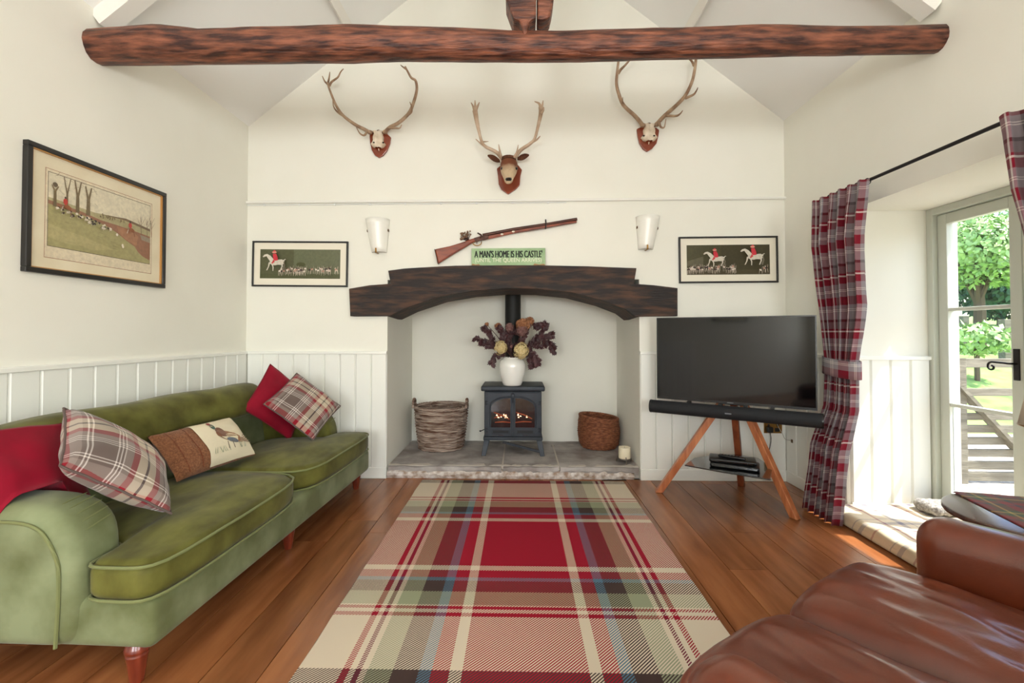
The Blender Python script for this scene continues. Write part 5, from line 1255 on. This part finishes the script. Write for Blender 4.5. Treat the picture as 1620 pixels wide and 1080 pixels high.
curtain('plaid curtain tied back beside the television', 3.18, 2.68, [(.012, 3.19, 2.85, 1.935, .038), (.45, 3.17, 2.85, 1.985, .042), (.70, 3.14, 2.85, 2.05, .036), (.93, 3.13, 2.86, 2.06, .034), (1.0, 3.13, 2.86, 2.06, .034), (1.35, 3.17, 2.76, 2.045, .040), (1.75, 3.12, 2.66, 1.965, .040), (1.97, 3.095, 2.615, 1.948, .031), (2.052, 3.095, 2.605, 1.948, .034)], 6, 0.6, (.965, 3.13, 2.86, 2.06))
curtain('plaid curtain hanging behind the table lamp', 1.90, 1.40, [(.012, 1.50, 1.20, 2.072, .028), (.66, 1.50, 1.22, 2.072, .028), (.93, 1.74, 1.45, 2.052, .03), (1.0, 1.76, 1.45, 2.052, .03), (1.35, 1.82, 1.42, 2.02, .040), (1.75, 1.86, 1.38, 1.965, .040), (1.98, 1.875, 1.36, 1.948, .031), (2.056, 1.885, 1.35, 1.948, .034)], 6, 2.2, (.965, 1.75, 1.45, 2.052))

# ------------------------------------------------------------------ floor cushion in the recess, fleece
o = MB()
def wv(q): 
    n_ = mnoise.noise(Vector((q.x*9, q.y*9, 1)))*.010*(1 if q.z > 0 else 0); return (q.x, q.y, q.z+n_)
yA, yB = 2.10, 3.03; xA, xB = 1.98, 2.62
mm = MB(); mm.rbox((0, 0, .047), (xB-xA, yB-yA, .09), .03, 16, 4, fn=wv, uvs=lambda q: (q.x+q.z*.0, q.y+q.z*.6))
t = thing('floor_cushion', 'flat beige plaid cushion pad lying in the doorway', 'floor cushion', ((xA+xB)/2, (yA+yB)/2, .001)); mm.build('cover', 'mat_plaid', t, smooth='full')
random.seed(4)
mm = MB(); fp = onZ(1482, 806, .12)
mm.rbox((0, 0, .03), (.20, .16, .06), .028, 6, 4, fn=lambda q: q+Vector((1, 1, 1))*mnoise.noise(q*40)*.008)
t = tag(mm.build('fleece', 'fleece', smooth='full'), 'small crumpled grey fleece at the end of the doorway cushion', 'fleece'); t.location = (fp.x+.03, fp.y+.02, .098)

# ------------------------------------------------------------------ round table, cloth and lamp
TZ = .55; tcx, tcy, trr = 1.80, 1.645, .25
t = thing('round_table', 'small round dark wood side table by the garden door', 'table', (tcx, tcy, 0))
MB().lathe([(trr-.012, TZ-.024), (trr-.003, TZ-.020), (trr, TZ-.012), (trr-.003, TZ-.003), (trr-.010, TZ)], n=64).build('table_top', 'table_wood', t, smooth=40)
MB().lathe([(.05, .04), (.03, .08), (.022, .18), (.03, .30), (.022, .42), (.045, TZ-.024)], n=20).build('pedestal', 'table_wood', t, smooth=True)
for k in range(3):
    a = k*2*PI/3+.4; d = Vector((math.cos(a), math.sin(a), 0)); MB().tube(smoothline([d*.02+Vector((0, 0, .10)), d*.10+Vector((0, 0, .085)), d*.2+Vector((0, 0, .018))], 5), [.02]*8+[.016]*3, 8).build('foot', 'table_wood', t, smooth=True)
q = [onZ(px, py, TZ) for px, py in ((1507, 778), (1620, 836))]
cdir = (q[1]-q[0]).normalized(); pd = Vector((-cdir.y, cdir.x, 0)); pd = pd if pd.x > 0 else -pd
c0 = q[0]-Vector((tcx, tcy, TZ)); 
cl = MB(); ca, cb_, cc_, cdd = c0, c0+cdir*.42, c0+cdir*.42+pd*.30, c0+pd*.30
def g(u, v):
    p = ca.lerp(cb_, u).lerp(cdd.lerp(cc_, u), v); r_ = math.hypot(p.x, p.y); dz = 0
    if r_ > trr+.004: s_ = (trr+.004)/r_; dz = -(r_-trr-.004)*.9; p = Vector((p.x*s_, p.y*s_, 0))
    return (p.x, p.y, .0035+dz), (u*.42, v*.30)
cl.grid(g, 40, 30); o = cl.build('table_cloth', 'cloth_tartan', smooth='full'); o.location = (tcx, tcy, TZ); sm = o.modifiers.new('th', 'SOLIDIFY'); sm.thickness = .003
tag(o, 'dark red and green tartan cloth laid over the round table', 'tablecloth')
lx, ly_ = 1.845, 1.585
t = thing('table_lamp', 'table lamp with a plain beige tapered shade on the round table', 'lamp', (lx, ly_, TZ+.006))
MB().lathe([(.06, 0), (.062, .012), (.03, .02), (.018, .05), (.038, .12), (.042, .17), (.022, .23), (.010, .26), (.009, .34)], n=28).build('base', 'pewter', t, smooth=40)
m = MB(); zl0, zl1 = .865-TZ-.006, 1.085-TZ-.006
m.lathe([(.122, zl0), (.080, zl1)], n=40); m.f = m.f[:-2]; m.c = m.c[:-2]; o = m.build('lamp_shade', 'lampshade', t, smooth='full'); sm = o.modifiers.new('th', 'SOLIDIFY'); sm.thickness = .003
m = MB(); m.tube([(.120*math.cos(a), .120*math.sin(a), zl0+.003) for a in [2*PI*i/40 for i in range(40)]], .003, 6, closed=True); m.tube([(-.079, 0, zl1-.01), (.079, 0, zl1-.01)], .002, 5); m.tube([(0, -.079, zl1-.01), (0, .079, zl1-.01)], .002, 5); m.tube([(0, 0, .33), (0, 0, zl1-.01)], .003, 6); m.build('shade_ring', 'brass', t, smooth=True)
MB().lathe([(.012, .335), (.026, .365), (.030, .395), (.020, .425), (.001, .435)], n=16).build('bulb', 'frosted', t, smooth=True)

# ------------------------------------------------------------------ leather sofa
ang = math.radians(34); wdir = Vector((math.cos(ang), math.sin(ang), 0)); bdir = Vector((math.sin(ang), -math.cos(ang), 0))
NP, FP_ = Vector((.345, .875, 0)), Vector((1.315, 1.525, 0))
Lw = (FP_-NP).length; mid = (NP+FP_)/2
LS = thing('leather_sofa', 'chestnut brown leather two-seat sofa with rounded arms', 'sofa', mid, ang+PI)     # local x: far -> near, local y: backwards
AH = .605; ar = .082
def armprof(c_, nm):
    # a tall rounded arm: rounded front and top
    def f_(q):
        x_, y_, z_ = q; k = max(0, (z_+.0)/.28); return (x_*(1+.10*k), y_, z_-.03*max(0, -(y_+.30))*0)
    m = MB(); m.rbox((c_, .40, AH/2+.03), (ar*2, .84, AH-.06), .075, 6, 6, fn=f_); return m.build(nm, 'leather', LS, smooth='full')
armN = armprof(Lw/2, 'arm'); armF = armprof(-Lw/2, 'arm')
for c_, a_ in ((Lw/2, armN), (-Lw/2, armF)):
    P = [(c_+s_, -.012, z_) for s_, z_ in ((-.062, .08), (-.068, .30), (-.072, .46))]
    MB().tube([(c_-.074, -.004, .08), (c_-.078, -.002, .40), (c_-.06, .01, .54)], .0035, 6).build('piping', 'leather', a_, smooth=True)
m = MB(); m.rbox((0, .36, .17), (Lw-ar*2+.01, .86, .20), .03, 6, 3); m.build('base', 'leather', LS, smooth='full')
for k, (xa, xb) in enumerate(((0.003, Lw/2-ar-.002), (-Lw/2+ar+.002, -.003))):
    def cf(q, k=k):
        x_, y_, z_ = q; fr_ = max(0, 1-(y_+.36)/.30); w2 = (xb-xa)/2; e_ = 1-min(1, abs(x_)/w2)**3
        cr = .030*e_*(1-.15*fr_) if z_ > 0 else 0
        wr = .016*mnoise.noise(Vector((x_*10+y_*2.5+k*9, y_*2.2, k*3)))+.007*mnoise.noise(Vector((x_*26-y_*6+k, y_*5, 4)))
        wr = wr*(1 if z_ > 0 else .2)*min(1, (y_+.40)/.2)
        return (x_, y_-.02*e_*(1 if y_ < -.25 else 0), z_+cr+wr-.025*fr_*fr_*(1 if z_ > 0 else 0))
    m = MB(); m.rbox(((xa+xb)/2, .215, .355), (xb-xa, .74, .17), .062, 22, 6, fn=cf); m.build('seat_cushion', 'leather', LS, smooth='full')
def bf(q): return (q.x, q.y+.12*(q.z+.3), q.z+.02*math.cos(q.x*3))
m = MB(); m.rbox((0, .74, .52), (Lw+.02, .20, .70), .08, 10, 5, fn=bf); m.build('back', 'leather', LS, smooth='full')
for k in (-1, 1):
    m = MB(); m.rbox((k*(Lw/4-.02), .60, .60), (Lw/2-ar-.01, .16, .42), .065, 8, 5, fn=bf); m.build('back_cushion', 'leather', LS, smooth='full')
for sx_ in (-1, 1):
    for yy in (.03, .78): MB().lathe([(.018, 0), (.026, .075)], (sx_*Lw/2, yy, 0), 14).build('foot', 'mahogany', LS, smooth=40)

# ------------------------------------------------------------------ outdoors
GZ = -.15
g_ = tag(MB().bb((RX+.2, -6, GZ-.1), (16, 6.2, GZ)).build('ground', 'gravel'), 'pale gravel yard outside the garden door', 'ground', kind='structure')
tag(MB().prism([(6.2, GZ-.1), (6.2, GZ), (9, .55), (14, 1.2), (40, 2.6), (40, -1)], lambda u, v, q: (q, u, v), -10, 60).build('grass_bank', 'grass'), 'sunlit grass bank rising behind the gate', 'grass bank', kind='structure')
tag(MB().bb((16, -12, GZ-.1), (60, 6.2, GZ)).build('ground', 'grass'), 'open grass beyond the gravel yard', 'ground', kind='structure')
gp = onZ(1515, 763, GZ); gy = gp.y; gx0 = onY(1511, 700, gy).x; gx1 = gx0+2.3
t = thing('field_gate', 'weathered five-bar wooden field gate outside the door', 'gate', (gx0, gy, GZ))
gz_ = lambda py: onY(1550, py, gy).z
for (a, b, th) in ((567, 581, .06), (614, 626, .03), (653, 664, .03), (672, 684, .03), (691, 703, .03), (710, 722, .03), (729, 742, .03), (746, 760, .03)):
    MB().bb((gx0, gy-th/2, gz_(b)), (gx1, gy+th/2, gz_(a))).build('rail', 'gate_wood', t, world=True, bevel=.004)
for xa in (gx0, gx1-.08): MB().bb((xa, gy-.035, gz_(763)), (xa+.08, gy+.035, gz_(566))).build('stile', 'gate_wood', t, world=True, bevel=.004)
a = onY(1511, 606, gy-.03); b = onY(1608, 711, gy-.03); b = a+(b-a)*1.35
MB().bar(a, b, .03, .085, (0, 1, 0)).build('brace', 'gate_wood', t, world=True)
tag(MB().bb((gx0-.22, gy-.09, GZ), (gx0-.04, gy+.09, 1.25)).build('gate_post', 'gate_wood', bevel=.01), 'square gate post at the hinge end of the field gate', 'post')
for px, Y_, top_ in ((1590, 9.5, 505), (1525, 11, 500)):
    b = onY(px, 555, Y_); tp = onY(px, top_, Y_); zb_ = .4
    tag(MB().bb((b.x-.07, Y_-.07, GZ), (b.x+.07, Y_+.07, tp.z)).build('fence_post', 'gate_wood', bevel=.01), 'tall weathered fence post on the bank' if px == 1590 else 'shorter weathered fence post farther up the bank', 'post')
tag(MB().bar(onY(1500, 528, 10.2), onY(1640, 524, 10.2), .05, .12, (0, 1, 0)).build('fence_rail', 'gate_wood'), 'long horizontal rail of the paddock fence on the bank', 'fence rail')
# timber bench frame far off
def leafball(m, c, rx, ry, rz_, n, s, seed):
    random.seed(seed)
    for i in range(n):
        d = Vector((random.gauss(0, 1), random.gauss(0, 1), random.gauss(0, 1))).normalized(); k = random.uniform(.55, 1.0)
        p = Vector(c)+Vector((d.x*rx, d.y*ry, d.z*rz_))*k; a = Vector((random.gauss(0, 1), random.gauss(0, 1), random.gauss(0, 1))).normalized(); b = a.cross(d if abs(a.dot(d)) < .9 else Vector((0, 0, 1))).normalized()
        ss = s*random.uniform(.6, 1.3); m.add([p-a*ss, p+b*ss*.5, p+a*ss, p-b*ss*.5], [(0, 1, 2, 3)])
def tree(label, px, py_c, Y_, rpx, ht_, mat, n, seed, s):
    c = onY(px, py_c, Y_); r = rpx/FPX*Y_
    t = thing('tree', label, 'tree', (c.x, Y_, .3), group=None)
    m = MB(); leafball(m, (0, 0, c.z-.3), r, r, r*ht_, n, s, seed)
    for k in range(4): leafball(m, (random.uniform(-r, r)*.7, random.uniform(-r, r)*.5, c.z-.3+random.uniform(-r, r)*.5), r*.55, r*.55, r*.5, n//5, s, seed+k+1)
    o = m.build('foliage', mat, t); o['kind'] = 'stuff'
    m = MB(); m.tube([(0, 0, -.6), (.05, 0, (c.z-.3)*.5), (0, 0, c.z-.3)], [.16, .12, .05], 8)
    for k in range(5): a = k*1.3; m.tube([(0, 0, (c.z-.3)*.55), (math.cos(a)*r*.5, math.sin(a)*r*.5, c.z-.3+r*.3)], [.06, .02], 6)
    m.build('trunk', 'bark', t)
tree('bright leafy tree on the bank, seen through the upper pane', 1545, 400, 11.5, 70, .8, 'leaf_green', 5000, 1, .075)
tree('dark blue-green conifer deep in the garden', 1580, 440, 19, 60, 1.1, 'leaf_dark', 4000, 2, .15)
tree('pale broad tree at the far side of the garden', 1640, 385, 15, 75, .9, 'leaf_green', 4500, 3, .10)
tree('tall spreading tree behind the paddock fence', 1490, 380, 27, 60, .9, 'leaf_green', 4500, 4, .15)
c = onY(1545, 536, 8.2); t = thing('shrub', 'low bright green shrub behind the gate', 'shrub', (c.x, 8.2, .3)); m = MB(); leafball(m, (0, 0, c.z-.30), .55, .5, .30, 700, .07, 9); o = m.build('foliage', 'leaf_green', t); o['kind'] = 'stuff'
MB().tube([(0, 0, -.1), (0, 0, max(.1, c.z-.3))], .04, 6).build('stem', 'bark', t)
for o in list(bpy.data.objects):
    if '_o' in o: del o['_o']
